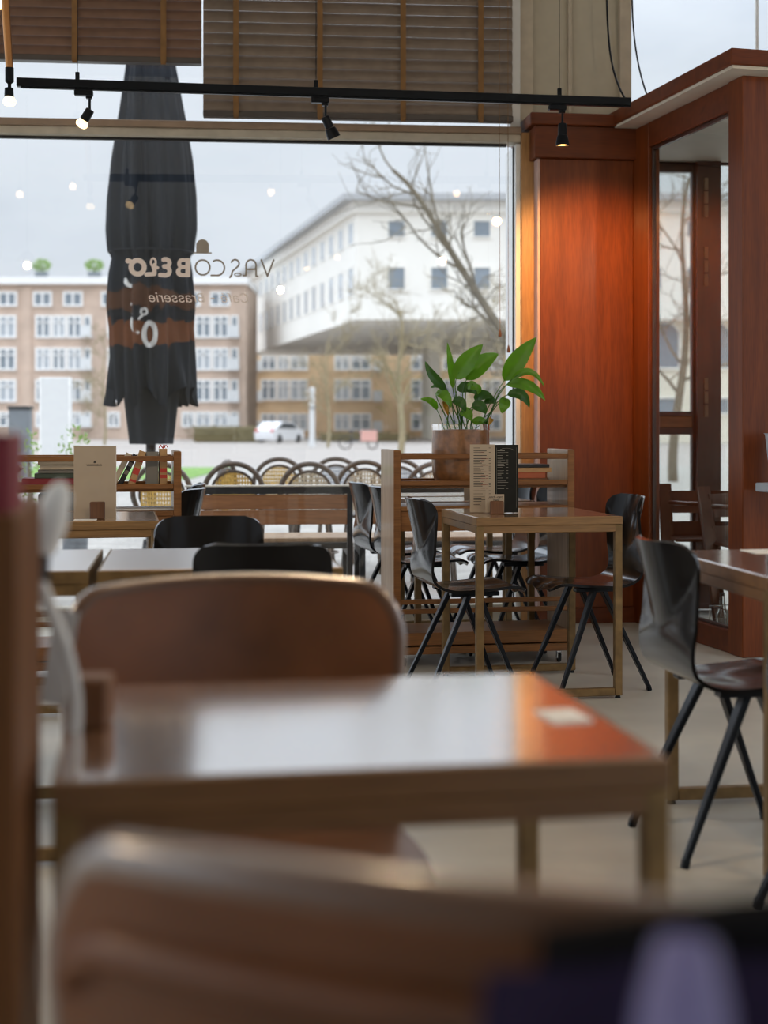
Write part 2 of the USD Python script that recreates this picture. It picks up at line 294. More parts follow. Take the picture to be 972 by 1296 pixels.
part(w2, 'transom', box(-5.4, .0, -.03, .10, 2.806, 2.852, .004), 'cream')
part(w2, 'ledge', box(-5.4, .0, -.055, .10, 2.852, 2.892, .004), 'sill_brown')
part(w2, 'pane', box(-5.4, -.06, .045, .053, 2.892, 4.22, 0), 'glass_pane')
part(w2, 'jamb', box(-.06, .0, -.01, .10, 2.892, 4.3), 'white_paint')
part(w2, 'head', box(-5.4, .0, -.02, .12, 4.22, 4.36), 'cream')
solo('trim_1', move(box(0, .088, -.05, .02, 0, 2.86), W0, WR), 'oak_trim', kind='structure')
solo('wall_front', cat(move(box(-5.5, -5.4, -.05, .2, 0, 4.4), W0, WR)), 'wall_paint', kind='structure')

# pillar clad in red wood, beige steel column above it
pl = struct('pillar', (.80, 8.36, 0), 7.0)
part(pl, 'cladding', box(.085, .64, -.15, .45, .09, 2.69, .004), 'red_wood')
part(pl, 'edge_bead', box(.070, .085, -.148, -.055, .09, 2.69, .002), 'pale_bead')  # narrow pale pinkish strip along the pillar's left edge
part(pl, 'plinth', box(.080, .645, -.162, .45, 0, .09, .004), 'red_wood_h')
part(pl, 'frieze', box(.045, .665, -.185, .46, 2.69, 2.875, .004), 'red_wood_h')
part(pl, 'cornice', box(.015, .68, -.210, .47, 2.875, 2.945, .006), 'red_wood_h')
co = struct('column', (.80, 8.46, 0), 5.0)
part(co, 'core', box(.02, .66, .03, .35, 2.945, 4.4), 'beige')
part(co, 'flange', cat(box(.0, .085, -.02, .03, 2.945, 4.4), box(.30, .325, .0, .03, 2.945, 4.4), box(.61, .68, -.02, .03, 2.945, 4.4)), 'cream')

# glazed wooden entrance box, x along its front, y along its side
VO, VR = (1.765, 7.0, 0), 14.0
ve = struct('vestibule', VO, VR)
part(ve, 'post', box(0, .165, 0, .15, 0, 2.87, .005), 'red_wood')
part(ve, 'stile', box(.01, .08, 1.12, 1.40, 0, 2.87, .004), 'red_wood')
part(ve, 'top_rail', box(.01, .08, .15, 1.12, 2.73, 2.87, .004), 'red_wood_h')
part(ve, 'bottom_rail', box(.01, .08, .15, 1.12, 0, .115, .004), 'red_wood_h')
part(ve, 'bead', cat(box(.03, .05, .15, .165, .115, 2.73, .002), box(.03, .05, 1.105, 1.12, .115, 2.73, .002), box(.03, .05, .165, 1.105, 2.712, 2.73, .002), box(.03, .05, .165, 1.105, .115, .13, .002)), 'dark_wood')
part(ve, 'pane', box(.036, .044, .165, 1.105, .13, 2.712, 0), 'glass_inner')
part(ve, 'front_frame', cat(box(.165, 2.2, .04, .12, 2.70, 2.87, .003), box(.165, 2.2, .04, .12, 0, .14, .003), box(1.2, 1.34, .04, .12, .14, 2.70, .003), box(2.06, 2.2, .04, .12, .14, 2.70, .003)), 'red_wood')
part(ve, 'front_pane', cat(box(.165, 1.2, .076, .084, .14, 2.70, 0), box(1.34, 2.06, .076, .084, .14, 2.70, 0)), 'glass_inner')  # front glazing out of view, placed to brighten the right chair's seat
part(ve, 'far_panel', box(2.1, 2.2, .12, 1.75, 0, 2.87, .003), 'red_wood')
part(ve, 'cap', box(-.13, 2.4, -.13, 1.50, 2.885, 2.965, .006), 'red_wood_h')
part(ve, 'soffit', box(-.115, 2.38, -.115, 1.49, 2.87, 2.885, .0), 'soffit')
part(ve, 'inner_ceiling', box(.08, 2.1, .12, 1.9, 2.80, 2.84, .0), 'soffit')
d1 = struct('door_1', (1.30, 8.86, 0), 5.0)
part(d1, 'frame', cat(box(-.06, .06, 0, .1, 0, 2.9), box(.66, .81, -.03, .1, 0, 2.9), box(1.75, 1.9, 0, .1, 0, 2.9), box(.06, 1.75, 0, .1, 2.80, 2.9)), 'dark_wood')
part(d1, 'door_stile', cat(box(.06, .14, .02, .07, .02, 2.80), box(.64, .66, .02, .07, .02, 2.80)), 'steel_dark')
part(d1, 'middle_rail', box(.14, .64, .02, .07, 1.135, 1.205), 'bench_wood')
part(d1, 'rail_edge', cat(box(.14, .64, .015, .075, 1.205, 1.235), box(.14, .64, .015, .075, 1.09, 1.135), box(.14, .64, .02, .07, .02, .14), box(.14, .64, .02, .07, 2.74, 2.80)), 'steel_dark')
part(d1, 'pane', cat(box(.14, .64, .04, .048, .14, 1.09, 0), box(.14, .64, .04, .048, 1.235, 2.74, 0)), 'glass_pane')
part(d1, 'side_pane', box(.81, 1.75, .04, .048, .02, 2.80, 0), 'glass_pane')
for k, z in enumerate((2.45, 2.02, 1.2)):
    part(d1, 'hinge', cat([box(.70, .725, -.04, -.028, z + q * .085, z + q * .085 + .075, .002) for q in range(3)]), 'sill_brown')
w3 = struct('window_3', (1.30, 8.86, 0), 5.0)
part(w3, 'pane', box(.1, 3.7, .04, .048, 2.95, 4.25, 0), 'glass_pane')
part(w3, 'frame', cat(box(.0, .1, 0, .1, 2.9, 4.36), box(.1, 3.7, 0, .1, 2.9, 2.95), box(.1, 3.7, 0, .1, 4.25, 4.36), box(1.055, 1.075, .03, .06, 2.95, 4.25)), 'white_paint')
part(w3, 'lower_pane', box(1.9, 3.7, .04, .048, .1, 2.9, 0), 'glass_pane')  # glazing out of view, placed to brighten the right side

# ---------------------------------------------------------------- lettering on the big pane (read from the street)
def stroke(pts, w, closed=False): return LineString(list(pts) + ([pts[0]] if closed else [])).buffer(w / 2, cap_style=1, join_style=1)
def arc(cx, cy, rx, ry, a0, a1, n=24): return [(cx + rx * math.cos(math.radians(a)), cy + ry * math.sin(math.radians(a))) for a in np.linspace(a0, a1, n)]
tn = .105
def bold(poly): return poly
GL = {  # unit cap height, drawn as read from outside; (shape, advance)
 'V': (unary_union([stroke([(.04, 1), (.42, 0)], tn), stroke([(.42, 0), (.80, 1)], tn)]), .98),
 'A': (unary_union([stroke([(.02, 0), (.12, 0)] + [(.12, .6)] + arc(.43, .66, .31, .34, 180, 0) + [(.74, .02), (.90, .02)], tn), stroke([(.12, .42), (.74, .42)], tn)]), 1.02),
 'S': (unary_union([stroke(arc(.40, .76, .24, .24, 20, 180) + [(.2, .62), (.38, .45), (.56, .3)] + arc(.40, .16, .2, .16, 30, -20, 6) + [(.72, -.10)], tn), stroke(arc(.24, .08, .20, .09, 0, 360), tn * .6)]), .86),
 'C': (stroke([(.78, .98)] [:0] + arc(.50, .5, .44, .46, 60, 180) + arc(.50, .48, .44, .46, 180, 265) + [(.86, .02)], tn), .98),
 'O': (stroke(arc(.48, .5, .44, .46, 0, 355), tn, True), 1.06),
 'B': (Polygon(arc(.46, .72, .30, .34, -60, 90) + [(0, 1.06), (-.04, .9), (-.04, -.04), (.04, -.1)] + arc(.48, .22, .36, .32, -90, 60)).buffer(0).difference(unary_union([Polygon([(.26, .84), (.26, .64)] + arc(.42, .74, .10, .10, -90, 90)).buffer(0), Polygon([(.26, .40), (.26, .14)] + arc(.44, .27, .12, .13, -90, 90)).buffer(0)])), .86),
 'E': (unary_union([stroke(arc(.42, .76, .24, .22, 60, 270) + [(.50, .54)], .27), stroke([(.46, .54)] + arc(.44, .26, .27, .26, 90, 270) + [(.74, 0.02)], .27)]), .84),
 'L': (unary_union([stroke(arc(.28, .78, .15, .24, -100, 250), .13), stroke([(.20, .62), (.22, .08), (.70, .04)], .26), stroke([(.02, .46), (.3, .46)], .18)]), .76),
 'Q': (unary_union([stroke(arc(.50, .48, .40, .42, 0, 355), .30, True), stroke([(.86, .80), (1.04, .88)], .26), Point(1.08, .86).buffer(.16)]), 1.1)}
lt = thing('window_lettering', 'mirrored grey-brown capital letters and bowler hat stuck on the large window', 'lettering', W0, WR)
dec_y = .0435
def decal(poly, x0, z0, h, nm, mat='decal'):   # letters run right to left as seen from inside
    m = xz(ext(affinity.scale(poly, h, h, origin=(0, 0)), .0012)); m.apply_scale([-1, 1, 1]); m.invert()
    part(lt, nm, move(m, (x0, dec_y, z0)), mat, smooth=False)
def sx(px): return (px - 486) / 217.0 - W0[0] + .012
h = 20.5 / 217; x = sx(344.5); z0 = EYE + (540 - 347.5) / 220
for ch, pxr in zip('VASCO', (344.5, 324, 303.5, 283, 264.5)): decal(GL[ch][0], sx(pxr), z0, h, 'letter')
for ch, pxr in zip('BELQ', (238.5, 217, 199, 184)): decal(GL[ch][0], sx(pxr), z0, h, 'letter', 'decal_pale')
hat = unary_union([Polygon([(-.5, -.02), (-.5, .02), (.5, .02), (.5, -.02)]).buffer(.02), Polygon([(-.36, 0), (-.36, .5)] + arc(0, .42, .36, .36, 165, 15) + [(.36, .5), (.36, 0)]).buffer(0)])
decal(hat, sx(254.5), EYE + (540 - 318.5) / 220, 22 / 217, 'hat')
def words(t, hgt, bold=False, depth=.0012, shear=0.):
    m = meshkit.text_mesh(t, hgt, depth, bold)
    if shear: m.apply_transform(np.array([[1, shear, 0, 0], [0, 1, 0, 0], [0, 0, 1, 0], [0, 0, 0, 1.]]))
    return m
m = words('Café - Brasserie', 11.5 / 217, False, shear=.22); wd = m.bounds[1][0] - m.bounds[0][0]; m.apply_scale([(124 / 217) / wd, 1, 1])
m = xz(m); m.apply_scale([-1, 1, 1]); m.invert()
part(lt, 'script_line', move(m, (sx(313.5), dec_y, EYE + (540 - 381.5) / 220)), 'decal_pale', smooth=False)

# ---------------------------------------------------------------- venetian blinds
def blind(label, x0, x1, zb, zt, pitch, tilt, mat, tapes, y=-.10, rail=True):
    b = thing('venetian_blind', label, 'blind', W0, WR)
    z = zb + .05
    prof = [(-.034, -.005), (-.025, .0005), (-.012, .0045), (0, .006), (.012, .0045), (.025, .0005), (.034, -.005)]
    P = np.array([[[x, yy, zz] for yy, zz in prof] for x in (x0, x1)])
    sl = move(shell(P, .003), rx=tilt)
    while z < zt:
        part(b, 'slat', move(sl, (0, y, z)), mat); z += pitch
    part(b, 'bottom_rail', box(x0, x1, y - .034, y + .034, zb - .022, zb + .012, .004), 'rail_dark')
    part(b, 'head_rail', box(x0, x1, y - .04, y + .04, zt, zt + .06, .004), 'rail_dark')
    for t in tapes:
        part(b, 'ladder_tape', box(t - .016, t + .016, y - .042, y - .040, zb - .022, zt, 0), 'tape')
        part(b, 'tape_clip', box(t - .014, t + .014, y - .046, y - .036, zb - .034, zb - .016, .002), 'tape')
    return b
def sxy(px, s=220.): return (px - 486) / s - W0[0]
rb = blind('lowered slatted blind with open brown slats reaching down to the window transom', sxy(256), sxy(650) - .01, 2.925, 4.12, .0635, 76.5, 'blind_wood', [sxy(297), sxy(402), sxy(507), sxy(606)])
blind('half-raised slatted blind with closed reddish slats, above the folded parasol', -3.55, sxy(254), 3.225, 4.12, .0535, 66, 'blind_wood_red', [sxy(-40), sxy(98), sxy(207), -3.3], y=-.085)
cd = thing('blind_cord', 'two thin pull cords with small wooden tassels hanging at the right edge of the window', 'cord', W0, WR)
for px, zz, nm in ((629, 1.67, 0), (640, 1.58, 1)):
    c = sxy(px); part(cd, 'cord', tube([(c, -.16, 4.12), (c, -.16, 2.9), (c + .004, -.155, zz)], .0016, 5), 'tape')
    part(cd, 'tassel', lathe([(.0, .03), (.004, .028), (.010, .0), (.009, -.012), (.0, -.014)], 12, (c + .004, -.155, zz)), 'holder_wood')

# ---------------------------------------------------------------- track lighting
TL, TR_ = np.array([-1.774, 6.87, 2.80]), np.array([1.262, 7.29, 2.80])
td = (TR_ - TL) / np.linalg.norm(TR_ - TL); trz = math.degrees(math.atan2(td[1], td[0])); tl_len = np.linalg.norm(TR_ - TL)
tk = thing('lighting_track', 'black horizontal lighting track hung on wires across the top of the window', 'lighting track', TL, trz)
part(tk, 'rail', cat(box(0, tl_len, -.018, .018, -.018, .024, .003), box(.02, tl_len, -.010, .010, -.024, -.018, .001)), 'track_black')
def track_s(px): 
    k = (px - 486) / FPX   # point on the track seen at px
    return (k * TL[1] - TL[0]) / (td[0] - k * td[1])
for px in (98, 400, 708):
    s = track_s(px); part(tk, 'hanger', cat(box(s - .010, s + .010, -.008, .008, .018, .062, .002), tube([(s, 0, .062), (s, 0, 1.55)], .0016, 5)), 'track_black')
SPOT = []
def spot(label, px, tilt_x, tilt_y, lit, kind):
    s = track_s(px); p = TL + td * s
    t = thing('spotlight', label, 'spotlight', p, trz)
    part(t, 'adapter', cat(box(-.045, .045, -.02, .02, -.052, -.0255, .004), box(.01, .04, -.014, .014, -.065, -.052, .002)), 'track_black')
    part(t, 'stem', tube([(.028, 0, -.06), (.028, 0, -.125)], .006, 8), 'track_black')
    h = np.array([.028, 0, -.125])
    Rm = lambda m: move(m, rx=tilt_x, ry=tilt_y, t=h)
    part(t, 'socket', Rm(lathe([(0, .01), (.020, .008), (.022, -.0), (.023, -.048), (.020, -.052), (0, -.052)], 18)), 'track_black')
    if kind == 'bulb':
        part(t, 'bulb', Rm(lathe([(0, -.0525), (.021, -.053), (.030, -.066), (.031, -.076), (.024, -.088), (.010, -.093), (0, -.094)], 20)), 'bulb_glass')
    else:
        part(t, 'shade', Rm(lathe([(.010, -.0525), (.026, -.054), (.033, -.085), (.034, -.105), (.031, -.105), (.028, -.07), (.0, -.062)], 20)), 'track_black')
        part(t, 'lens', Rm(lathe([(0, -.094), (.029, -.094), (.029, -.098), (0, -.099)], 18)), 'bulb_hot' if lit else 'steel_dark')
    return p + h @ np.array([[1, 0, 0], [0, 1, 0], [0, 0, 1.]])
spot('track spotlight with lit warm bulb tilted left, below the left blind', 106, 10, 32, True, 'bulb')
spot('unlit black track spotlight tilted right in front of the right slatted blind', 405, 8, -25, False, 'can')
p4 = spot('lit black track spotlight pointing down in front of the orange wooden pillar', 705, 0, 0, True, 'can')
sl = UsdLux.SphereLight.Define(stage, '/World/spotlight_lamp'); sl.CreateRadiusAttr(.03); sl.CreateNormalizeAttr(True)
lp = p4 + np.array([.06, .0, -.15]); sl.AddTranslateOp().Set(Gf.Vec3d(*map(float, lp)))
aim = np.array([1.17, 8.28, 1.88]) - lp; aim /= np.linalg.norm(aim)
sl.AddOrientOp().Set(Gf.Quatf(Gf.Rotation(Gf.Vec3d(0, 0, -1), Gf.Vec3d(*map(float, aim))).GetQuat()))
sl.CreateIntensityAttr(42.0); sl.CreateColorAttr(Gf.Vec3f(1, .46, .14))
sh = UsdLux.ShapingAPI.Apply(sl.GetPrim()); sh.CreateShapingConeAngleAttr(36.0); sh.CreateShapingConeSoftnessAttr(.9)
# copper pendant at the left edge, hung in front of the track's end
pp = at(12, 103, 6.6)
pn = thing('pendant_lamp', 'copper tube pendant with lit bulb hanging at the left end of the lighting track', 'lamp', pp)
part(pn, 'tube', tube([(-.035, 0, .75), (-.018, 0, .34), (0, 0, .06)], [.020, .019, .017], 14), 'copper')
part(pn, 'sleeve', lathe([(0, .065), (.020, .063), (.020, -.002), (.008, -.012), (.008, -.032), (0, -.032)], 16), 'track_black')
part(pn, 'socket', move(lathe([(0, -.030), (.020, -.032), (.022, -.07), (0, -.072)], 16), (-.002, 0, 0)), 'track_black')
part(pn, 'bulb', lathe([(0, -.072), (.020, -.073), (.030, -.088), (.031, -.098), (.024, -.110), (.0, -.116)], 20), 'bulb_glass')
ub = at(0, 1, 6.75)
up = thing('globe_bulb', 'glowing warm globe bulb at the top left corner above the copper pendant', 'bulb', ub)
part(up, 'globe', trimesh.creation.icosphere(3, .04), 'bulb_hot', smooth=True); part(up, 'socket', lathe([(0, .10), (.02, .10), (.022, .036), (0, .036)], 14), 'track_black'); part(up, 'flex', tube([(0, 0, .1), (0, 0, 4.34 - ub[2])], .003, 6), 'track_black')
# cables by the column
cb = []
for pts in ([(768, 0), (770, 45), (778, 95), (791, 125)], [(800, 0), (803, 50), (811, 95), (819, 121)]):
    q = [at(a, b, 8.1) for a, b in pts]; q.insert(0, q[0] + np.array([-.02, 0, 4.34 - q[0][2]])); cb.append(q)
solo('power_cable', tube(spline(cb[0], 24), .006, 7), 'track_black', 'black cable hanging in front of the beige column, ending at the lighting track', 'cable')
solo('power_cable', tube(spline(cb[1], 24), .005, 7), 'track_black', 'thin dark cable hanging in front of the upper right pane down to the wooden cap', 'cable')
# ceiling bulbs further back in the room: they mirror in the big pane
def mirror(px, py, Yi):
    q = at(px, py, Yi); c, n = math.cos(math.radians(WR)), math.sin(math.radians(WR)); nv = np.array([-n, c, 0]); o = front(0, .045, 0)
    return q - 2 * ((q - o) @ nv) * nv
for k, (px, py, Yi) in enumerate([(25, 246, 18), (92, 236, 18), (343, 243, 18), (578, 245, 18), (427, 325, 25), (388, 340, 27), (-120, 250, 20)]):
    q = mirror(px, py, Yi); b = thing('ceiling_bulb', 'bare warm bulb on a flex in the ceiling row behind the viewer', 'bulb', q, group='bare bulbs in ceiling rows')
    part(b, 'bulb', trimesh.creation.icosphere(2, .042), 'bulb_ceiling', smooth=True); part(b, 'socket', lathe([(0, .10), (.02, .10), (.024, .05), (0, .05)], 10), 'track_black'); part(b, 'flex', tube([(0, 0, .1), (0, 0, max(.12, 4.35 - q[2]))], .004, 6), 'track_black')

# unseen pendants above the frame, placed to light the room; two mirror in the pane
for k, (px, py, Yi) in enumerate([(355, 367, 13.4), (34, 336, 13.8), (560, 330, 14.4), (800, 340, 14.0)]):
    q = mirror(px, py, Yi); b = thing('pendant_lamp', 'unseen small black pendant above the frame, placed to light the near tables', 'lamp', q, group='unseen pendants lighting the near tables')
    part(b, 'shade', lathe([(.012, .14), (.03, .13), (.10, .045), (.104, .045), (.034, .135), (.014, .145)], 24), 'track_black'); part(b, 'flex', tube([(0, 0, .14), (0, 0, 4.35 - q[2])], .004, 6), 'track_black')
    part(b, 'socket', lathe([(0, .14), (.018, .13), (.018, .06), (0, .06)], 12), 'track_black')
    l = UsdLux.SphereLight.Define(stage, str(b.GetPath()) + '/bulb_light'); l.CreateRadiusAttr(.03); l.CreateNormalizeAttr(True); l.CreateIntensityAttr(PEND); l.CreateColorAttr(Gf.Vec3f(1, .72, .44))
# ================================================================ FURNITURE
def make_ply_chair(label, loc, rz):
    t = thing('plywood_chair', label, 'chair', loc, rz)
    prof = spline([(-.172, .836), (-.178, .74), (-.187, .62), (-.186, .545), (-.162, .485), (-.105, .454), (.0, .448), (.1, .452), (.175, .457), (.215, .450), (.238, .430)], 240)
    prof = prof[np.unique(np.r_[np.arange(0, 110, 2), np.arange(110, 240, 5), 239])]
    n, m = len(prof), 35; P = np.zeros((n, m, 3))
    L = np.r_[0, np.cumsum(np.linalg.norm(np.diff(prof, axis=0), axis=1))]
    for i, (y, z) in enumerate(prof):
        d0, d1 = L[i], L[-1] - L[i]
        w = np.interp(L[i], [0, .1, .25, .37, .46, .6, L[-1]], [.176, .184, .190, .186, .184, .196, .192])
        for d, r, e in ((d0, .055, 2.3), (d1, .05, 2.2)):
            if d < r: w = w - r + r * (1 - (1 - d / r) ** e) ** (1 / e)
        for j, q in enumerate(np.linspace(-1, 1, m)):
            x = q * w; yy, zz = y, z
            if z > .49 and y < -.1:
                k = min(1, (z - .49) / .12)
                yy += k * .55 * x * x                                    # wraps forward at the sides
                g = z - (.605 + 5.4 * x * x)
                yy -= .30 * math.log1p(math.exp(min(g, .3) * 170)) / 170      # folded-back lip above the U crease
                zz += -.0 * q
            else:
                f = max(0, min(1, (y + .12) / .3))
                zz += .012 * f * (q * q) - .010 * f * math.exp(-(q / .28) ** 2) * 0 + .010 * f * (math.cos(q * PI * 2) * -.5)
            P[i, j] = (x, yy, zz)
    part(t, 'seat_shell', shell(P, .0115), 'ply_black', smooth=42)
    for sx_ in (-1, 1):
        ap = np.array([sx_ * .135, .012, .440])
        for sy in (-1, 1):
            ft = np.array([sx_ * .195, sy * .203, .008])
            a = ap + np.array([sx_ * .004, sy * .018, 0])
            part(t, 'leg', bar(a, ft, .020, .046, .016, .021, up=(1, 0, 0)), 'leg_black')
            part(t, 'foot_cap', bar(ft + (a - ft) * .03, ft - np.array([0, 0, .008]), .020, .024, .018, .022, up=(1, 0, 0)), 'track_black')
    part(t, 'seat_bracket', cat(box(-.15, .15, -.01, .035, .424, .443, .003), box(-.165, -.12, -.09, .12, .428, .446, .003), box(.12, .165, -.09, .12, .428, .446, .003)), 'leg_black')
    return t
def cloc(px_c, Y): return ((px_c - 486) * Y / FPX, Y, 0)
RIGHT, LEFT = YAW - 90, YAW + 90     # chair's front (+y) turned along +u / -u
T0 = make_ply_chair('black plywood chair seen from behind at the right edge, tucked at the large right table', (.94, 3.90, 0), RIGHT + 0)
dup(T0, 'black plywood chair cut off by the right frame edge, only legs showing', (1.12, 3.22, 0), RIGHT)
dup(T0, 'black plywood chair left of the oak menu table, its back turned to the room', (.335, 6.13, 0), RIGHT + 2)
dup(T0, 'black plywood chair with glossy back facing left, right of the oak menu table', (.905, 6.29, 0), LEFT + 3)
dup(T0, 'black plywood chair seen side-on nearest the window, just left of the open plant shelf', (.05, 7.86, 0), RIGHT + 4)
dup(T0, 'black plywood chair seen side-on, half hidden by the left side of the plant shelf', (.165, 7.34, 0), RIGHT + 2)
dup(T0, 'black plywood chair facing left beyond the plant shelf, the one closer to the window', (.62, 7.99, 0), LEFT)
dup(T0, 'black plywood chair with blue reflections facing left just behind the plant shelf', (.70, 7.42, 0), LEFT)
dup(T0, 'black plywood chair at the near side of the middle tables, back like a dark slab', (-.33, 3.90, 0), 4)
dup(T0, 'black plywood chair facing the viewer on the far side of the middle tables', (-.575, 4.60, 0), 184)
dup(T0, 'black plywood chair behind the left book shelf, its edge showing by the shelf end', (-1.13, 7.05, 0), LEFT - 20)
dup(T0, 'black plywood chair edge-on between the left book shelf and the window bench', (-1.20, 7.60, 0), LEFT - 8)

def make_table(label, loc, rz, w, d, h=.765, wood_='table_wood', edge='table_edge', rails=True, leg=.032, name='cafe_table'):
    t = thing(name, label, 'table', loc, rz)
    a, b = w / 2, d / 2
    part(t, 'tabletop', box(-a + .006, a - .006, -b + .006, b - .006, h - .030, h, .003), wood_)
    part(t, 'edge_band', cat(box(-a, a, -b, -b + .006, h - .034, h - .0015, .001), box(-a, a, b - .006, b, h - .034, h - .0015, .001), box(-a, -a + .006, -b + .006, b - .006, h - .034, h - .0015, .001), box(a - .006, a, -b + .006, b - .006, h - .034, h - .0015, .001)), edge)
    part(t, 'apron', cat(box(-a + .002, a - .002, -b + .002, -b + .022, h - .066, h - .034), box(-a + .002, a - .002, b - .022, b - .002, h - .066, h - .034), box(-a + .002, -a + .022, -b + .022, b - .022, h - .066, h - .034), box(a - .022, a - .002, -b + .022, b - .022, h - .066, h - .034)), edge )
    for sx_ in (-1, 1):
        for sy in (-1, 1):
            x, y = sx_ * (a - leg / 2), sy * (b - leg / 2)
            part(t, 'leg', box(x - leg / 2, x + leg / 2, y - leg / 2, y + leg / 2, .012, h - .034, .003), 'brass_steel')
            part(t, 'foot_pad', lathe([(0, .012), (.010, .012), (.013, 0), (0, 0)], 12, (x, y, 0)), 'track_black')
    if rails:
        for sy in (-1, 1):
            y = sy * (b - leg / 2); part(t, 'floor_rail', box(-a + leg, a - leg, y - leg / 2, y + leg / 2, .012, .012 + leg, .003), 'brass_steel')
    return t
make_table('glossy brown wooden table close to the viewer with white card on it', (-.060, 1.838, 0), 9.5, .685, .575, rails=False, leg=.030)
make_table('oak table holding the open cream and black menu, between two black chairs', (.632, 6.235, 0), YAW, .63, .66, wood_='oak_lacquer', edge='oak_edge')
make_table('large wooden table at the right edge beside the black chair', (1.30, 3.98, 0), 7.5, .80, .79, leg=.034)
make_table('middle brown table behind the dark slab-like chair back', (-.475, 4.08, 0), 8.0, .645, .67, leg=.034, edge='brass_steel', wood_='table_wood_satin')
make_table('middle table mostly hidden at the left, touching its neighbour', (-1.135, 3.988, 0), 8.0, .645, .67, leg=.034, edge='brass_steel', wood_='table_wood_satin')
make_table('wooden table with the folded cream menu, in front of the left book shelf', (-1.30, 5.93, 0), YAW, .70, .66, wood_='oak_lacquer', edge='oak_edge')
make_table('half-hidden table behind the plant shelf, closer to the window', (.345, 7.90, 0), YAW, .62, .38, edge='brass_steel')
make_table('half-hidden table behind the plant shelf with one more cream menu', (.42, 7.39, 0), YAW, .62, .46)

def make_brown_chair(label, loc, rz):
    t = thing('brown_chair', label, 'chair', loc, rz)
    n, m = 22, 41; P = np.zeros((n, m, 3))
    for i in range(n):
        for j in range(m):
            q = np.linspace(-1, 1, m)[j]; v = i / (n - 1)
            w = .280 - .015 * v
            hgt = .43
            top = .870 - .018 * abs(q) ** 2.2 - .058 * max(0, (abs(q) - .78) / .22) ** 2.6
            z = top - v * (top - .47)
            x = q * w
            y = -.225 + .075 * v * v * .6 + .95 * x * x * (1 - .3 * v) + .035 * v
            P[i, j] = (x, y, z)
    S = shell(P, .030)
    part(t, 'backrest', S, 'leather', smooth=60)
    rim = [P[i, 0] for i in range(n - 1, -1, -2)] + [P[0, j] for j in range(1, m - 1)] + [P[i, m - 1] for i in range(0, n, 2)]
    part(t, 'rim', tube(spline(rim, 90), .0165, 10), 'leather_rim', smooth=60)
    roll = [P[3, j] + np.array([0, -.018, .0]) for j in range(1, m - 1)]
    part(t, 'top_roll', tube(spline(roll, 60), [.013] * 60, 10), 'leather', smooth=60)
    ns = 20; Q = np.zeros((ns, ns, 3))
    for i in range(ns):
        for j in range(ns):
            a, b = np.linspace(-1, 1, ns)[i], np.linspace(-1, 1, ns)[j]
            k = 1 - .08 * (a * a * b * b)
            Q[i, j] = (.265 * a * k * (1 - .06 * (1 - b) / 2), .02 + .235 * b * k, .455 + .012 * (1 - a * a) * (1 - b * b))
    part(t, 'seat', shell(Q, .05), 'leather_dark', smooth=60)
    part(t, 'seat_frame', cat(box(-.22, .22, -.2, -.17, .385, .43), box(-.22, .22, .21, .24, .385, .43), box(-.22, -.19, -.17, .21, .385, .43), box(.19, .22, -.17, .21, .385, .43)), 'chair_wood')
    for sx_ in (-1, 1):
        part(t, 'leg', bar((sx_ * .205, .215, .43), (sx_ * .225, .245, 0), .036, .036, .026, .026), 'chair_wood')
        part(t, 'leg', bar((sx_ * .205, -.185, .43), (sx_ * .225, -.245, 0), .036, .036, .026, .026), 'chair_wood')
        part(t, 'back_post', bar((sx_ * .2, -.185, .40), (sx_ * .2, -.175, .50), .03, .024), 'chair_wood')
    return t
B0 = make_brown_chair('wide brown leather chair seen from behind, closest to the viewer and strongly blurred', (.097, 1.02, 0), -19.0)
dup(B0, 'wide brown leather chair facing the viewer across the near glossy table', (-.215, 2.255, 0), 180 + 13)

# jacket over the near chair
jk = thing('jacket', 'black jacket with purple lining draped over the right end of the nearest brown chair', 'jacket', (.097, 1.02, 0), -19.0)
def drape(x0, x1, prof, seed, th=.012, nx=26):
    n = len(prof); P = np.zeros((nx, n, 3))
    for i in range(nx):
        x = x0 + (x1 - x0) * i / (nx - 1)
        for j, (y, z) in enumerate(prof):
            e = (meshkit.fbm(np.array([x * 9, y * 8 + j * .1, z * 8.]), 3, seed) - .5)
            P[i, j] = (x + e * .02, y + .95 * x * x + e * .035, z + e * .012 - .5 * max(0, .10 - (x - x0)) ** 1.5)
    return shell(P, th)
pf = spline([(-.300, .53), (-.318, .65), (-.322, .77), (-.312, .868), (-.285, .898), (-.258, .880), (-.250, .80), (-.247, .65)], 30)
part(jk, 'body', drape(.085, .40, pf, 3), 'cloth_black', smooth=60)
pf2 = spline([(-.335, .50), (-.350, .62), (-.352, .75), (-.345, .862), (-.330, .886)], 18)
part(jk, 'lining', drape(.060, .41, pf2, 5), 'cloth_purple', smooth=60)
part(jk, 'sleeve', tube(spline([(.160, -.345, .905), (.163, -.380, .862), (.160, -.392, .74), (.163, -.38, .55)], 14), [.014, .020, .022, .022, .022, .022, .022, .022, .022, .022, .022, .022, .021, .02], 12), 'cloth_lilac', smooth=60)

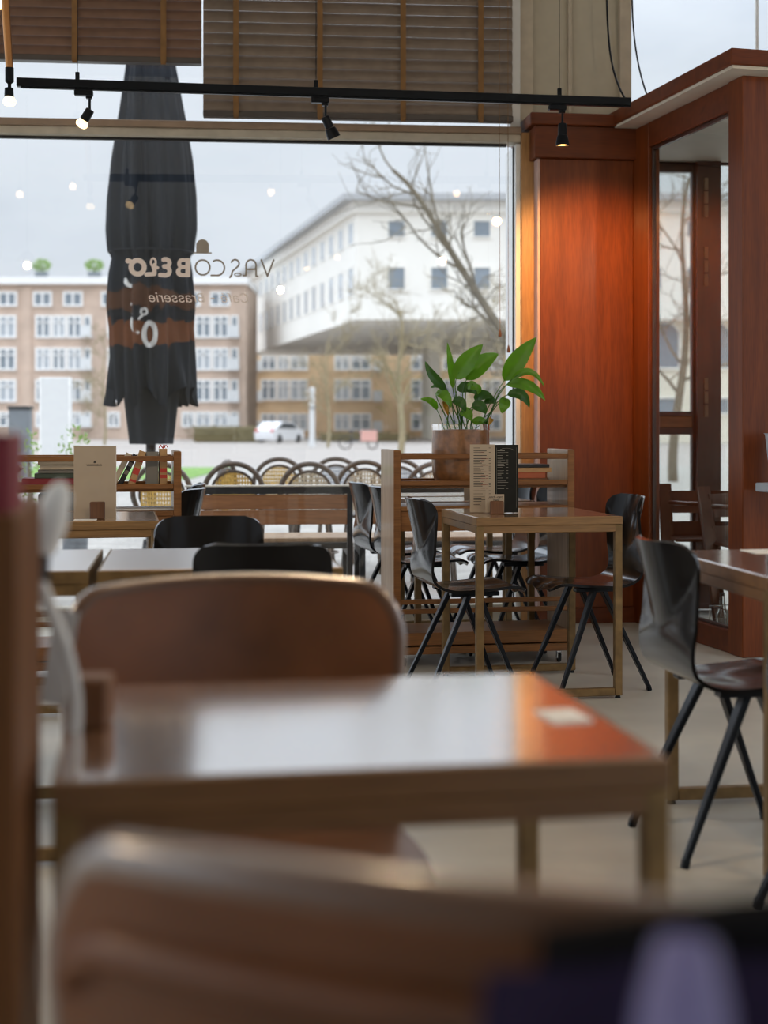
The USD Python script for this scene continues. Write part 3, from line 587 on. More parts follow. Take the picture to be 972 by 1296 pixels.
# ---------------------------------------------------------------- open shelf trolleys
def trolley(label, loc, rz, w, d=.34, h=1.03, name='shelf_trolley', mirror_left=False):
    t = thing(name, label, 'shelf', loc, rz)       # origin: front left foot, x along the front, y to the back
    for x in (0, w - .032):
        part(t, 'side_panel', box(x, x + .032, 0, d, .06, h, .003), 'shelf_side')
        part(t, 'edge_strip', box(x - .001, x + .033, -.006, 0, .06, h - .003, .002), 'shelf_wood')
    for z in (h - .045, h - .17):
        for y in (-.004, d - .018): part(t, 'rail', box(.033, w - .033, y, y + .022, z, z + .024, .003), 'shelf_wood')
    part(t, 'shelf_board', box(.033, w - .033, .018, d - .018, h - .182, h - .168, .002), 'shelf_wood')
    part(t, 'shelf_board', box(.033, w - .033, -.004, d, h - .29, h - .268, .002), 'shelf_wood')
    part(t, 'front_panel', box(.033, w - .033, .004, .024, h - .385, h - .29, .002), 'shelf_wood')
    for z in (.30, .255): part(t, 'rail', box(.033, w - .033, -.004, .018, z, z + .022, .003), 'shelf_wood')
    part(t, 'base_board', box(.033, w - .033, -.004, d, .105, .165, .003), 'shelf_wood')
    part(t, 'base_board', box(-.001, w + .001, -.004, d, .062, .098, .003), 'shelf_wood')
    for x in (.06, w * .5, w - .06):
        for y in (.05, d - .05):
            c = part(t, 'caster', cat(box(x - .012, x + .012, y - .008, y + .008, .045, .0615, .002), box(x - .012, x - .008, y - .012, y + .012, .02, .05, .001), box(x + .008, x + .012, y - .012, y + .012, .02, .05, .001)), 'chrome')
            wh = move(lathe([(0, -.007), (.018, -.007), (.021, -.003), (.021, .003), (.018, .007), (0, .007)], 16), ry=90); part(c, 'wheel', move(wh, (x, y, .0212)), 'tyre')
    return t
S2 = trolley('open wooden shelf trolley on castors carrying the potted plant, behind the oak menu table', (.046, 6.70, 0), YAW, .885)
S1 = trolley('open wooden shelf trolley full of books, behind the left menu table', (-1.925, 6.205, 0), YAW, 1.03)
def tr(loc, rz, x, y, z=0):
    c, n = math.cos(math.radians(rz)), math.sin(math.radians(rz)); return (loc[0] + x * c - y * n, loc[1] + x * n + y * c, z)
S2L, S1L = (.046, 6.70), (-1.925, 6.205)
# tall wooden cabinet at the left edge of the picture with a red book on top
lc = thing('shelf_cabinet', 'tall brown wooden cabinet side at the left edge, very close and blurred', 'cabinet', (-.372, 1.36, 0), 10)
part(lc, 'side_panel', box(-.030, 0.02, 0, .36, 0, 1.055, .004), 'cabinet_wood'); part(lc, 'top_board', box(-.62, -.03, 0, .36, 1.02, 1.055, .004), 'cabinet_wood')
part(lc, 'shelf_board', box(-.62, -.03, .01, .35, .62, .645, .003), 'cabinet_wood'); part(lc, 'back_panel', box(-.62, -.03, .345, .36, 0, 1.02, .002), 'cabinet_wood'); part(lc, 'base', box(-.62, -.03, .01, .34, .0, .09, .003), 'cabinet_wood')

# ---------------------------------------------------------------- books
def book(label, loc, rz, w, d, h, mat, pages=True, lean=0, flat=False, bands=None, group=None, ry=0, extra=None):
    """upright: w thick (x), d deep (y), h tall (z), spine towards -y. flat: the same book laid down."""
    t = thing('book', label, 'book', loc, rz, group)
    T = lambda m: move(m, ry=lean, t=(0, 0, w * math.sin(math.radians(lean)))) if not flat else m
    if flat: w_, d_, h_ = h, d, w
    else: w_, d_, h_ = w, d, h
    c = .003
    if flat:
        part(t, 'cover', cat(box(0, w_, 0, d_, 0, c, .001), box(0, w_, 0, d_, h_ - c, h_, .001), box(0, w_, 0, c, c, h_ - c, 0)), mat)
        part(t, 'pages', box(.004, w_ - .004, c, d_ - .004, c, h_ - c, 0), 'page')
    else:
        part(t, 'cover', T(cat(box(0, c, 0, d_, 0, h_, .001), box(w_ - c, w_, 0, d_, 0, h_, .001), box(c, w_ - c, 0, c, 0, h_, .0))), mat)
        part(t, 'pages', T(box(c, w_ - c, c, d_ - .004, .003, h_ - .003, 0)), 'page')
    for z0_, z1_, bm in bands or []:
        part(t, 'spine_label', T(box(.001, w_ - .001, -.001, 0.0015, z0_, z1_, 0)), bm)
    return t
bz, bt = .862, .9852
def b1(label, x, y, z, *a, **k): return book(label, tr(S1L, YAW, x, y, z), YAW, *a, **k)
zsh = 1.03 - .168
b1('dark red cloth-bound book lying flat in the stack left of the cream menu', .33, .06, zsh + .0125, .034, .2, .36, 'book_red', flat=True)
b1('thin pale book at the bottom of the stack left of the cream menu', .37, .05, zsh, .012, .2, .30, 'paper', flat=True)
b1('black book lying on the dark red book in the left stack', .385, .06, zsh + .047, .022, .19, .29, 'book_green', flat=True)
b1('thin grey book on top of the black one in the left stack', .40, .07, zsh + .0695, .016, .18, .27, 'book_grey', flat=True)
b1('cream paperback lying above the upper rail of the book shelf, topmost of its stack', .41, .06, zsh + .086, .020, .19, .26, 'book_cream', flat=True)
b1('thick cream book topping the left stack, its page edge above the rail', .40, .065, zsh + .1065, .03, .18, .28, 'book_cream', flat=True)
b1('dark grey book leaning at the far left of the book shelf', .215, .07, zsh + .012, .022, .18, .125, 'book_grey', lean=52)
b1('white paperback leaning right of the cream menu', .715, .08, zsh + .004, .024, .17, .165, 'book_cream', lean=27)
b1('black book leaning between white paperback and the banded tan one', .748, .08, zsh + .004, .020, .17, .160, 'book_black', lean=27, bands=[(.06, .08, 'ink_pale'), (.10, .12, 'ink_pale')])
b1('tan book with red spine bands, leaning left of the grey book', .795, .06, zsh + .006, .030, .17, .165, 'book_tan', lean=19, bands=[(.02, .03, 'band_red'), (.055, .085, 'band_red'), (.115, .13, 'band_red')])
b1('plain grey book standing upright between the two red-banded tan books', .876, .06, zsh, .055, .17, .165, 'book_grey')
b1('upright tan book with red spine bands at the right end of the shelf', .936, .06, zsh, .034, .17, .178, 'book_tan', bands=[(.045, .06, 'band_red'), (.07, .09, 'band_red'), (.12, .145, 'band_red')])
t_ = thing('ribbon', 'red ribbon bow on the upright red-banded book', 'ribbon', tr(S1L, YAW, .952, .08, zsh + .1785))
part(t_, 'loop', cat([tube([(0, 0, .001), (.014 * math.cos(a), .014 * math.sin(a), .016), (.022 * math.cos(a), .02 * math.sin(a), .004)], .0022, 6) for a in (0, 1.3, 2.6, 3.9, 5.1)]), 'band_red')
zlo = 1.03 - .268
b1('black box file on the lower board of the book shelf, behind the small block', .40, .09, zlo, .075, .18, .27, 'book_black', flat=True)
b1('white booklet lying on the lower board right of the cream menu', .70, .05, zlo, .008, .2, .30, 'paper', flat=True)
def b2(label, x, y, z, *a, **k): return book(label, tr(S2L, YAW, x, y, z), YAW, *a, **k)
b2('red-brown book at the bottom of the stack in the plant shelf', .55, .06, zsh, .028, .2, .22, 'book_brown', flat=True)
b2('orange book in the middle of the stack in the plant shelf', .56, .06, zsh + .0285, .028, .19, .20, 'book_orange', flat=True)
b2('tan book near the top of the stack in the plant shelf', .53, .06, zsh + .057, .022, .18, .26, 'book_tan', flat=True)
b2('thin black book topping the stack in the plant shelf', .58, .06, zsh + .0795, .016, .18, .20, 'book_black', flat=True)
b2('white paper lying on the plant shelf beside its right side panel', .71, .02, zsh, .004, .2, .13, 'paper', flat=True)
rbk = thing('book', 'large dark red book standing on the cabinet at the left edge', 'book', tr((-.372, 1.36), 10, -.048, .03, 1.055), 8)
part(rbk, 'cover', cat(box(0, .004, 0, .11, 0, .078, .001), box(.056, .06, 0, .11, 0, .078, .001), box(.004, .056, 0, .004, 0, .078, 0)), 'maroon'); part(rbk, 'pages', box(.004, .056, .004, .105, .002, .080, 0), 'paper')

# ---------------------------------------------------------------- menus and holders
ZT = .765
def holder(label, loc, rz, w=.052, h=.052, d=.045):
    t = thing('menu_holder', label, 'menu holder', loc, rz)
    part(t, 'block', cat(box(-w / 2, w / 2, -d / 2, -.004, 0, h, .003), box(-w / 2, w / 2, .010, d / 2, 0, h, .003), box(-w / 2, w / 2, -.004, .010, 0, .006, .001)), 'holder_wood'); return t
def lines(x0, x1, z0, z1, n, seed, y, mat_h=.0022):
    r = random.Random(seed); ms = []
    for k in range(n):
        z = z1 - (z1 - z0) * (k + .5) / n
        if r.random() < .12: continue
        ms.append(box(x0, x0 + (x1 - x0) * r.uniform(.35, .8), y - .0005, y, z, z + mat_h * r.uniform(.7, 1.4), 0))
        if r.random() < .7: ms.append(box(x1 - .008, x1, y - .0005, y, z, z + mat_h, 0))
    return cat(ms)
def menu_panel(t, nm, mat, x0, x1, z0, z1, y=0., th=.0015):
    return part(t, nm, box(x0, x1, y, y + th, z0, z1, 0), mat)
mp = at(627, 641, 6.17)
hm = holder('small dark wooden block holding the open menu on the oak table', (mp[0], mp[1] - .055, ZT), 4, w=.058, h=.056, d=.045)
mn = thing('menu', 'open menu with cream and black pages standing on the oak table', 'menu', (mp[0] - .003, mp[1], ZT), 3)
A = menu_panel(mn, 'cream_page', 'menu_cream', -.108, .0, .004, .298); part(mn, 'print', lines(-.092, -.018, .02, .285, 40, 4, -.0002), 'ink', False, kind='stuff'); part(mn, 'print', lines(-.06, -.03, .1, .27, 12, 9, -.0004), 'ink_red', False, kind='stuff')
part(mn, 'black_page', move(box(0, .105, 0, .0015, 0, .294, 0), (.0, 0, .002), rz=6), 'menu_dark'); part(mn, 'print', move(lines(.012, .06, .10, .27, 26, 5, -.0003), (0, 0, .002), rz=6), 'ink_pale', False, kind='stuff')
part(mn, 'border', move(cat(box(.008, .0087, -.0008, 0, .02, .282, 0), box(.0963, .097, -.0008, 0, .02, .282, 0), xz(ext(stroke(arc(.0525, .262, .036, .018, 20, 160), .0012), .0008))), (0, 0, .002), rz=6), 'ink_pale', False)
lc2 = thing('card', 'small cream lunch card in front of the open menu, held by the dark block', 'card', (mp[0] + .004, mp[1] - .052, ZT + .0065), 4)
part(lc2, 'sheet', box(-.052, .030, 0, .0012, 0, .078, 0), 'menu_cream'); part(lc2, 'lettering', cat(move(xz(words('Lunch-card', .0085, True, .0006)), (-.042, 0, .062)), move(xz(words('menu', .0075, True, .0006)), (-.018, 0, .049))), 'ink', False)
ml = at(120, 646, 5.85)
holder('dark wooden block standing before the folded cream menu on the left table', (ml[0] + .025, ml[1] - .07, ZT), 6, w=.058, h=.07)
m2 = thing('menu', 'tall cream menu with small printed emblem in front of the book shelf', 'menu', (ml[0], ml[1], ZT), 6)
menu_panel(m2, 'cover', 'menu_cream', -.085, .085, .0, .296); part(m2, 'page', box(-.083, .087, .0025, .004, .001, .296, 0), 'paper')
em = unary_union([affinity.scale(hat, .012, .012, origin=(0, 0))]); part(m2, 'emblem', cat(move(xz(ext(em, .0005)), (0, -.0001, .226)), move(xz(words('VASCOBELO', .0075, True, .0005)), (-.034, -.0001, .213))), 'ink', False)
holder('small wooden block on the far table, glimpsed through the plant shelf', (.585, 7.27, ZT), 8)
m3 = thing('menu', 'cream menu on the far table glimpsed through the plant shelf', 'menu', (.50, 7.33, ZT), 8); menu_panel(m3, 'cover', 'menu_cream', -.09, .10, 0, .13); part(m3, 'page', box(-.088, .098, .0025, .004, .001, .129, 0), 'paper')
holder('small dark block half hidden behind the white lamp on the left table', (-1.56, 5.72, ZT), 6)
solo('coaster', move(box(-.045, .045, -.03, .03, 0, .002, .0005), (at(100, 667, 5.6)[0], 5.72, ZT), 8), 'paper', 'white paper slip lying on the left menu table', 'paper slip')
q = at(726, 912, 1.84); solo('card', move(box(-.027, .027, -.038, .038, 0, .0025, .0006), (.232, 1.84, ZT), 14), 'paper', 'white card lying near the right end of the close glossy table', 'card')
q = at(963, 702, 4.2); solo('card', move(box(-.05, .05, -.06, .06, 0, .002, .0005), (1.14, 4.27, ZT), 9), 'paper', 'white slip lying on the large right table', 'paper slip')
# pale highlight on the middle table end, set as a thin white slab
nk = at(423, 715, 3.9); solo('napkin', move(box(-.035, .035, -.05, .05, 0, .006, .002), (-.205, 4.02, ZT), 8), 'paper', 'thin white slab in place of a highlight at the end of the middle table', 'napkin')

# desk lamp and a pale upright strip at the left end of the near table
lb = np.array([-.378, 1.79, ZT])
dl = thing('desk_lamp', 'grey metal lamp with white head at the left end of the near table', 'lamp', lb)
part(dl, 'base', box(-.012, .035, -.03, .03, 0, .062, .004), 'holder_wood')
part(dl, 'arm', tube(spline([(-.004, -.036, .0), (-.004, -.036, .05), (-.020, -.03, .11), (-.054, -.02, .190)], 20), .0095, 10), 'lamp_grey', smooth=60)
part(dl, 'joint', lathe([(0, -.03), (.011, -.028), (.012, .02), (.0, .022)], 14, (-.050, -.018, .200)), 'steel_dark')
part(dl, 'head', move(lathe([(0, -.05), (.016, -.045), (.022, -.01), (.017, .03), (.007, .045), (0, .047)], 20), (-.036, -.016, .262), ry=16), 'white_paint', smooth=60)
solo('card', move(box(-.017, .017, -.001, .001, 0, .13, 0), (-.448, 1.92, ZT), -8, ry=9), 'lamp_grey', 'pale grey upright strip beside the desk lamp, close to the cabinet', 'card')

# ---------------------------------------------------------------- potted plant
pc = np.array(tr(S2L, YAW, .362, .16, zsh))
po = thing('plant_pot', 'textured brown glazed pot standing on the open shelf', 'pot', pc)
part(po, 'body', lathe([(0, .0), (.105, .0), (.128, .018), (.139, .06), (.142, .13), (.140, .20), (.137, .262), (.130, .266), (.126, .262), (.127, .235), (.0, .235)], 56), 'pot_brown', smooth=50)
part(po, 'glass_rim', lathe([(.1375, .2625), (.139, .290), (.1405, .290), (.1405, .2615)], 56), 'clear_glass', smooth=50)
part(po, 'soil', lathe([(.126, .236), (.06, .246), (0, .25)], 40), 'soil')
pt = thing('peace_lily', 'green broad-leaved plant growing out of the brown pot', 'plant', pc)
LV = [((573, 492), (566, 433), 9, 'g', 0), ((565, 492), (538, 457), 12, 'd', -8), ((577, 480), (611, 436), 22, 'g', 2), ((590, 481), (631, 448), 22, 'g', 4), ((638, 482), (679, 427), 22, 'g', 2),
      ((646, 482), (689, 490), 9, 'g', 14), ((641, 487), (690, 507), 14, 'g', 8), ((642, 500), (670, 516), 13, 'd', 8), ((640, 504), (635, 523), 14, 'g', 0), ((579, 494), (604, 500), 14, 'd', 5),
      ((601, 507), (625, 504), 13, 'd', 4), ((552, 497), (571, 516), 13, 'g', 5), ((553, 519), (532, 505), 9, 'g', 4), ((566, 499), (545, 491), 7, 'd', 5), ((597, 515), (615, 524), 14, 'd', 4),
      ((583, 521), (597, 533), 13, 'g', 3), ((592, 490), (606, 494), 11, 'g', 2), ((573, 507), (589, 521), 13, 'd', 4), ((597, 534), (618, 538), 10, 'g', 2), ((561, 508), (567, 526), 6, 'y', 0), ((622, 530), (619, 538), 6, 'y', 0),
      ((606, 498), (597, 486), 9, 'g', 2), ((628, 510), (612, 512), 9, 'd', 3)]
for k, (b, tp, wpx, cm, arch) in enumerate(LV):
    Yd = pc[1] + R.uniform(-.09, .07); s = FPX / Yd
    B_, T_ = at(b[0], b[1], Yd) - pc, at(tp[0], tp[1], Yd + R.uniform(-.05, .04)) - pc
    mid = (B_ + T_) / 2 + np.array([0, -.015, arch / s + .004]); ax = spline([B_, mid, T_], 14); w = wpx / s * .54
    P = np.zeros((14, 7, 3)); tg = np.gradient(ax, axis=0)
    tilt = R.uniform(-.5, .5) if wpx > 10 else R.uniform(.2, .9)
    for i in range(14):
        v = i / 13; ww = w * (math.sin(PI * v ** .75) ** .8 * .98 + .02)
        d = tg[i] / np.linalg.norm(tg[i]); sd = np.cross(d, np.array([tilt * .5, -1, .35])); sd /= np.linalg.norm(sd); nn = np.cross(sd, d)
        for j in range(7):
            q = j / 3 - 1; P[i, j] = ax[i] + sd * ww * q + nn * (abs(q) * ww * .35 + .0015 * math.sin(i * 2.2))
    lf = part(pt, 'leaf', shell(P, .0012), {'g': 'leaf_green', 'd': 'leaf_dark', 'y': 'leaf_yellow'}[cm], smooth=60)
    a = R.uniform(0, 2 * PI); r0 = R.uniform(.02, .09); base = np.array([np.clip(B_[0] * .55, -.1, .1) + .02 * math.cos(a), r0 * .6 * math.sin(a), .238])
    part(lf, 'stem', tube(spline([base, (base + B_) / 2 + np.array([(B_[0] - base[0]) * -.12, 0, .01]), B_, ax[4]], 12), np.linspace(.0036, .0014, 12), 6), 'leaf_dark', smooth=60)

# ---------------------------------------------------------------- things inside the glazed entrance
def high_chair(label, loc, rz):
    t = thing('high_chair', label, 'high chair', loc, rz)      # +y: where the child faces
    for sx_ in (-1, 1):
        part(t, 'side_beam', bar((sx_ * .22, .18, .02), (sx_ * .22, -.13, .80), .034, .075, up=(1, 0, 0)), 'high_chair_wood')
        part(t, 'floor_beam', box(sx_ * .22 - .017, sx_ * .22 + .017, -.24, .25, 0, .035, .004), 'high_chair_wood')
    for z, hh in ((.70, .13), (.54, .10)):
        y = -.13 + (.80 - z) * .397
        part(t, 'back_slat', move(shell(np.array([[[x, y - .03 * (1 - (x / .2) ** 2), z + dz] for dz in (-hh / 2, 0, hh / 2)] for x in np.linspace(-.203, .203, 9)]), .012), (0, 0, 0)), 'high_chair_wood')
    part(t, 'seat', box(-.203, .203, -.10, .22, .49, .508, .004), 'high_chair_wood'); part(t, 'footrest', box(-.203, .203, -.02, .32, .26, .278, .004), 'high_chair_wood')
    part(t, 'front_rail', tube([(-.203, -.02, .70), (-.12, .12, .70), (.12, .12, .70), (.203, -.02, .70)], .013, 8), 'high_chair_wood')
    return t
H0 = high_chair('dark brown wooden high chair behind the side pane, the one further inside', (1.86, 8.22, 0), 176)
dup(H0, 'dark brown wooden high chair behind the side pane, the one nearer the glass', (2.02, 7.86, 0), 186)
cr = thing('bottle_crate', 'low wire crate with clear bottles on the floor behind the side pane', 'crate', (1.86, 7.40, 0), 14)
part(cr, 'wire_frame', cat([tube([(-.13, -.1, z), (.13, -.1, z), (.13, .1, z), (-.13, .1, z), (-.13, -.1, z)], .003, 5) for z in (.006, .10, .20)] + [tube([(x, y, .004), (x, y, .2)], .0025, 5) for x in (-.13, -.065, 0, .065, .13) for y in (-.1, .1)]), 'chrome')
for k, (x, y) in enumerate([(-.085, -.05), (0, -.05), (.085, -.05), (-.085, .05), (0, .05), (.085, .05)]):
    b = thing('glass_bottle', 'clear empty bottle in the wire crate behind the side pane', 'bottle', tr((1.86, 7.40), 14, x, y, .010), 0, 'clear bottles in the wire crate')
    part(b, 'body', lathe([(0, 0), (.030, 0), (.032, .01), (.032, .15), (.014, .20), (.012, .25), (.010, .25), (.011, .2), (.028, .148), (.028, .006), (0, .006)], 18), 'clear_glass', smooth=50)
    part(b, 'cap', lathe([(0, .262), (.013, .262), (.013, .247), (.0125, .247)], 14), 'steel_dark')
fl = at(975, 630, 6.82)
wp = thing('wall_planter', 'pale blue-grey tapered metal bucket on a ledge at the right frame edge', 'bucket', (1.915, 6.905, 0), VR)
part(wp, 'bucket', lathe([(0, .81 + .06), (.062, .87), (.088, 1.105), (.094, 1.108), (.086, 1.10), (.060, .88), (0, .88)], 28, (0, -.05, 0)), 'pale_blue', smooth=50)
part(wp, 'ledge', box(-.100, .105, -.16, .045, .825, .868, .004), 'pale_blue'); 

# ================================================================ OUTSIDE
solo('pavement', box(-160, 160, -80, 42, -.3, -.02, 0), 'pavers', kind='structure')
solo('square', box(-160, 160, 42, 420, -.3, -.03, 0), 'pavement', kind='structure')
lw = thing('lawn', 'strip of green grass beyond the terrace chairs', None, kind='structure'); part(lw, 'turf', box(-16, -4.3, 31, 40, -.02, .0, 0), 'grass')
def bench(label, x0, x1):
    t = thing('terrace_bench', label, 'bench', (0, 0, 0))
    Y = 8.88 + .0; L = x1 - x0
    Yf = lambda x: 8.62 + (x + 1.2) * .0875
    t2 = None
    import numpy as _n
    o = (x0, Yf(x0) + .1, -.02)
    stage.RemovePrim(t.GetPath()); _names[('/World', 'terrace_bench')] -= 1
    t = thing('terrace_bench', label, 'bench', o, WR)
    z0, z1 = .555, .79
    n = 2
    for k in range(n):
        part(t, 'back_plank', box(.03, L - .03, 0, .025, z0 + .0 + k * .095, z0 + .090 + k * .095, .004), 'bench_wood')
    part(t, 'back_frame', cat(box(0, L, -.01, .03, z1 - .045, z1, .003), box(0, .035, -.01, .03, 0.02, z1 - .045, .003), box(L - .035, L, -.01, .03, 0.02, z1 - .045, .003)), 'steel_dark')
    for k in range(4): part(t, 'seat_plank', box(0, L, .07 + k * .115, .07 + k * .115 + .108, .44, .468, .004), 'pavers' if 0 else 'shelf_side')
    part(t, 'seat_frame', cat(box(0, L, .06, .09, .40, .44), box(0, L, .50, .53, .40, .44), box(.0, .035, .03, .53, .36, .40), box(L - .035, L, .03, .53, .36, .40)), 'steel_dark')
    for x in (0, L - .035): part(t, 'leg', box(x, x + .035, .49, .53, .0, .36), 'steel_dark')
    part(t, 'top_cap', box(-.01, L + .01, -.015, .04, z1, z1 + .010, .002), 'soffit')
bench('terrace bench with brown plank back, its left end by the book shelf', -1.21, -.19)
bench('terrace bench with plank back behind the plant shelf, right of the other bench', -.15, .95)

def hoop_chair(label, loc, rz, cane):
    t = thing('bistro_chair', label, 'chair', loc, rz, None)      # +y: front
    def hoop(r, w, ztop, y0): return [(-w, y0 + .03, .45)] + [(-w + .005, y0, .60)] + [(r * math.cos(a) * w / r, y0 - .03, ztop - r + r * math.sin(a)) for a in np.linspace(PI, 0, 17)] + [(w - .005, y0, .60), (w, y0 + .03, .45)]
    part(t, 'outer_hoop', tube(spline(hoop(.213, .213, .872, -.19), 50), .020, 8), 'rattan', smooth=60)
    part(t, 'inner_hoop', tube(spline(hoop(.162, .162, .818, -.19), 50), .011, 8), 'rattan', smooth=60)
    ws = []
    for x in np.linspace(-.145, .145, 15):
        zt = .818 - .165 + math.sqrt(max(0, .160 ** 2 - x * x)); ws.append(box(x - .006, x + .006, -.225, -.219, .50, zt, 0))
    for z in np.arange(.52, .80, .03):
        hw = .155 if z < .653 else math.sqrt(max(0, .160 ** 2 - (z - .653) ** 2)); ws.append(box(-hw, hw, -.2235, -.2185, z, z + .012, 0))
    part(t, 'woven_cane', cat(ws), cane, False, kind='stuff')
    part(t, 'seat', lathe([(0, .445), (.20, .445), (.215, .455), (.215, .47), (.2, .478), (0, .480)], 28), 'rattan', smooth=50)
    for a in (45, 135, 225, 315):
        c, s = math.cos(math.radians(a)), math.sin(math.radians(a)); part(t, 'leg', tube([(.16 * c, .16 * s, .45), (.19 * c, .19 * s, .2), (.215 * c, .225 * s, -.02)], .014, 8), 'rattan', smooth=60)
    part(t, 'leg_ring', tube([(.185 * math.cos(a), .185 * math.sin(a), .22) for a in np.linspace(0, 2 * PI, 25)], .007, 6), 'rattan', smooth=60)
    return t
HC = hoop_chair('bistro chair with yellow woven back, widest hoop left of centre behind the bench', cloc(297, 10.5), 4, 'cane_yellow')
HW = hoop_chair('bistro chair with cream woven back, middle hoop behind the bench', cloc(396, 10.45), -3, 'cane_cream')
dup(HW, 'bistro chair with cream woven back, just left of the plant shelf', cloc(459, 11.0), 5)
dup(HC, 'bistro chair with yellow woven back in the second row between two wider hoops', cloc(350, 12.0), 10)
dup(HC, 'bistro chair turned edge-on at the left end of the terrace bench', cloc(253, 10.95), 78)
dup(HC, 'bistro chair half hidden behind the right end of the left book shelf', cloc(216, 10.3), -8)
HB = hoop_chair('bistro chair with pale blue back seen through the plant shelf', cloc(508, 11.55), -6, 'cane_blue')
dup(HW, 'bistro chair with cream back seen beside the plant pot through the shelf', cloc(549, 10.5), 2)
dup(HB, 'bistro chair with pale blue back peeping out in the second row behind two cream hoops', cloc(424, 12.1), 4)

# folded parasol
UM = cloc(191, 11.5); um = thing('parasol', 'folded black parasol with orange band and white lettering outside the window', 'parasol', (UM[0], UM[1], -.02))
ns = FPX / 11.5
Zs = [(515, .32, .14), (500, .325, .10), (470, .325, .09), (440, .32, .09), (415, .315, .09), (385, .325, .10), (345, .30, .10), (325, .275, .10), (318, .305, .10), (290, .325, .08), (250, .32, .07), (200, .30, .06), (150, .26, .06), (110, .225, .05), (85, .20, .05), (40, .16, .04), (-10, .10, .03), (-30, .03, .0)]
zz = np.array([EYE + .02 + (540 - y) / ns for y, _, _ in Zs]); o = np.argsort(zz)
nz, na = 120, 216; zg = np.linspace(zz.min(), zz.max(), nz)
rg = np.interp(zg, zz[o], np.array([r for _, r, _ in Zs])[o]); fg = np.interp(zg, zz[o], np.array([f for _, _, f in Zs])[o])
def ur(a, z, r, f): return r * (1 + 1.25 * f * math.sin(9 * a + 1.1 * math.sin(z * 2.1)) * (.7 + .3 * math.sin(2.3 * a + z)) + .75 * f * math.sin(19 * a + 2 * z + math.sin(4 * a)) + .05 * math.sin(2 * a + z * 2.6))
P = np.zeros((nz, na + 1, 3))
for i in range(nz):
    for j in range(na + 1):
        a = 2 * PI * (j % na) / na; z = zg[i]; r = ur(a, z, rg[i], fg[i])
        if i < 12: z = z + (12 - i) / 12 * .16 * (.5 + .5 * math.sin(9 * a + 2.0 + math.sin(3 * a))) 
        P[i, j] = (r * math.cos(a), r * math.sin(a) * .9, z)
part(um, 'canopy', shell(P, .004), 'umbrella_cloth', smooth=50)
inn = [(.17 * (1 + .1 * 0), z) for z in (1.05, 1.35, 1.9)]
Pq = np.zeros((10, 73, 3))
for i in range(10):
    for j in range(73):
        a = 2 * PI * (j % 72) / 72; z = 1.02 + i * .09; r = (.165 + .01 * i) * (1 + .08 * math.sin(7 * a + z)); Pq[i, j] = (r * math.cos(a), r * math.sin(a), z)
part(um, 'inner_folds', shell(Pq, .004), 'umbrella_cloth', smooth=50)
part(um, 'pole', tube([(0, 0, .1), (0, 0, 4.55)], .04, 14), 'steel_dark'); part(um, 'base', lathe([(0, 0), (.42, 0), (.42, .06), (.38, .09), (.08, .11), (.06, .25), (0, .25)], 32), 'steel_dark')
part(um, 'tie_strap', tube([(.335 * math.cos(a), .30 * math.sin(a), EYE + .02 + (540 - 320) / ns) for a in np.linspace(0, 2 * PI, 40)], .008, 6), 'umbrella_cloth')
def on_cloth(poly, px, py, scale):
    """flat print lifted onto the folded cloth facing the cafe"""
    poly = affinity.translate(affinity.scale(poly, scale / ns, scale / ns, origin=(0, 0)), (px - 191) / ns, EYE + .02 + (540 - py) / ns)
    m = ext(poly, .001); m = m.subdivide_to_size(.03); v = np.array(m.vertices); out = np.zeros_like(v)
    for k, (x, z, t) in enumerate(v):
        r = np.interp(z, zg, rg); f = np.interp(z, zg, fg); a = -PI / 2
        for _ in range(12):
            rr = ur(a, z, r, f); a = -math.acos(max(-.98, min(.98, x / rr)))
        rr = ur(a, z, r, f); out[k] = (x, rr * math.sin(a) * .9 - .006 - t, z)
    m.vertices = out; return m
pr = [on_cloth(stroke(arc(0, 0, 7, 14, 0, 355), 6, True), 197, 426, 1), on_cloth(stroke(arc(0, 0, 9, 12, 150, 260, 10), 5), 184, 412, 1), on_cloth(stroke([(-3, -3), (2, 3)] + arc(3, 6, 4, 4, -60, 200, 10), 3), 187, 404, 1),
      on_cloth(stroke(arc(0, 0, 8, 9, 190, 290, 10), 5), 174, 357, 1), on_cloth(stroke([(0, -3), (1, 3)], 4), 176, 366, 1), on_cloth(stroke([(0, -2), (0, 3)], 3), 176, 379, 1), on_cloth(stroke([(-4, 0), (0, 2), (4, -2)], 4), 179, 389, 1), on_cloth(stroke(arc(0, 0, 3, 4, 80, -90, 8), 3), 176, 397, 1), on_cloth(stroke([(0, -1), (0, 2)], 4), 176, 410, 1)]
for k, m in enumerate(pr): part(um, 'lettering', m, 'canvas_white', False)

# bits on the pavement
wc = at(71, 520, 20); t = thing('advertising_pillar', 'plain white upright display pillar on the pavement left of the parasol', 'pillar', (wc[0], 20, -.02), 3)
part(t, 'panel', box(-.21, .21, -.10, .10, .10, 1.85, .01), 'post_white'); part(t, 'plinth', box(-.19, .19, -.09, .09, 0, .10, .005), 'box_grey'); part(t, 'frame', cat(box(-.215, -.19, -.105, -.10, .1, 1.85, .002), box(.19, .215, -.105, -.10, .1, 1.85, .002)), 'win_white')
t = thing('utility_cabinet', 'dark grey street cabinet behind the red book at the left edge', 'cabinet', (at(26, 540, 25)[0], 25, -.02), 4)
part(t, 'body', box(-.18, .18, -.15, .15, .05, 1.46, .01), 'box_grey'); part(t, 'lid', box(-.2, .2, -.17, .17, 1.46, 1.52, .01), 'steel_dark'); part(t, 'door', box(-.15, .15, -.158, -.15, .1, 1.4, .004), 'box_grey'); part(t, 'plinth', box(-.17, .17, -.14, .14, 0, .05), 'steel_dark')
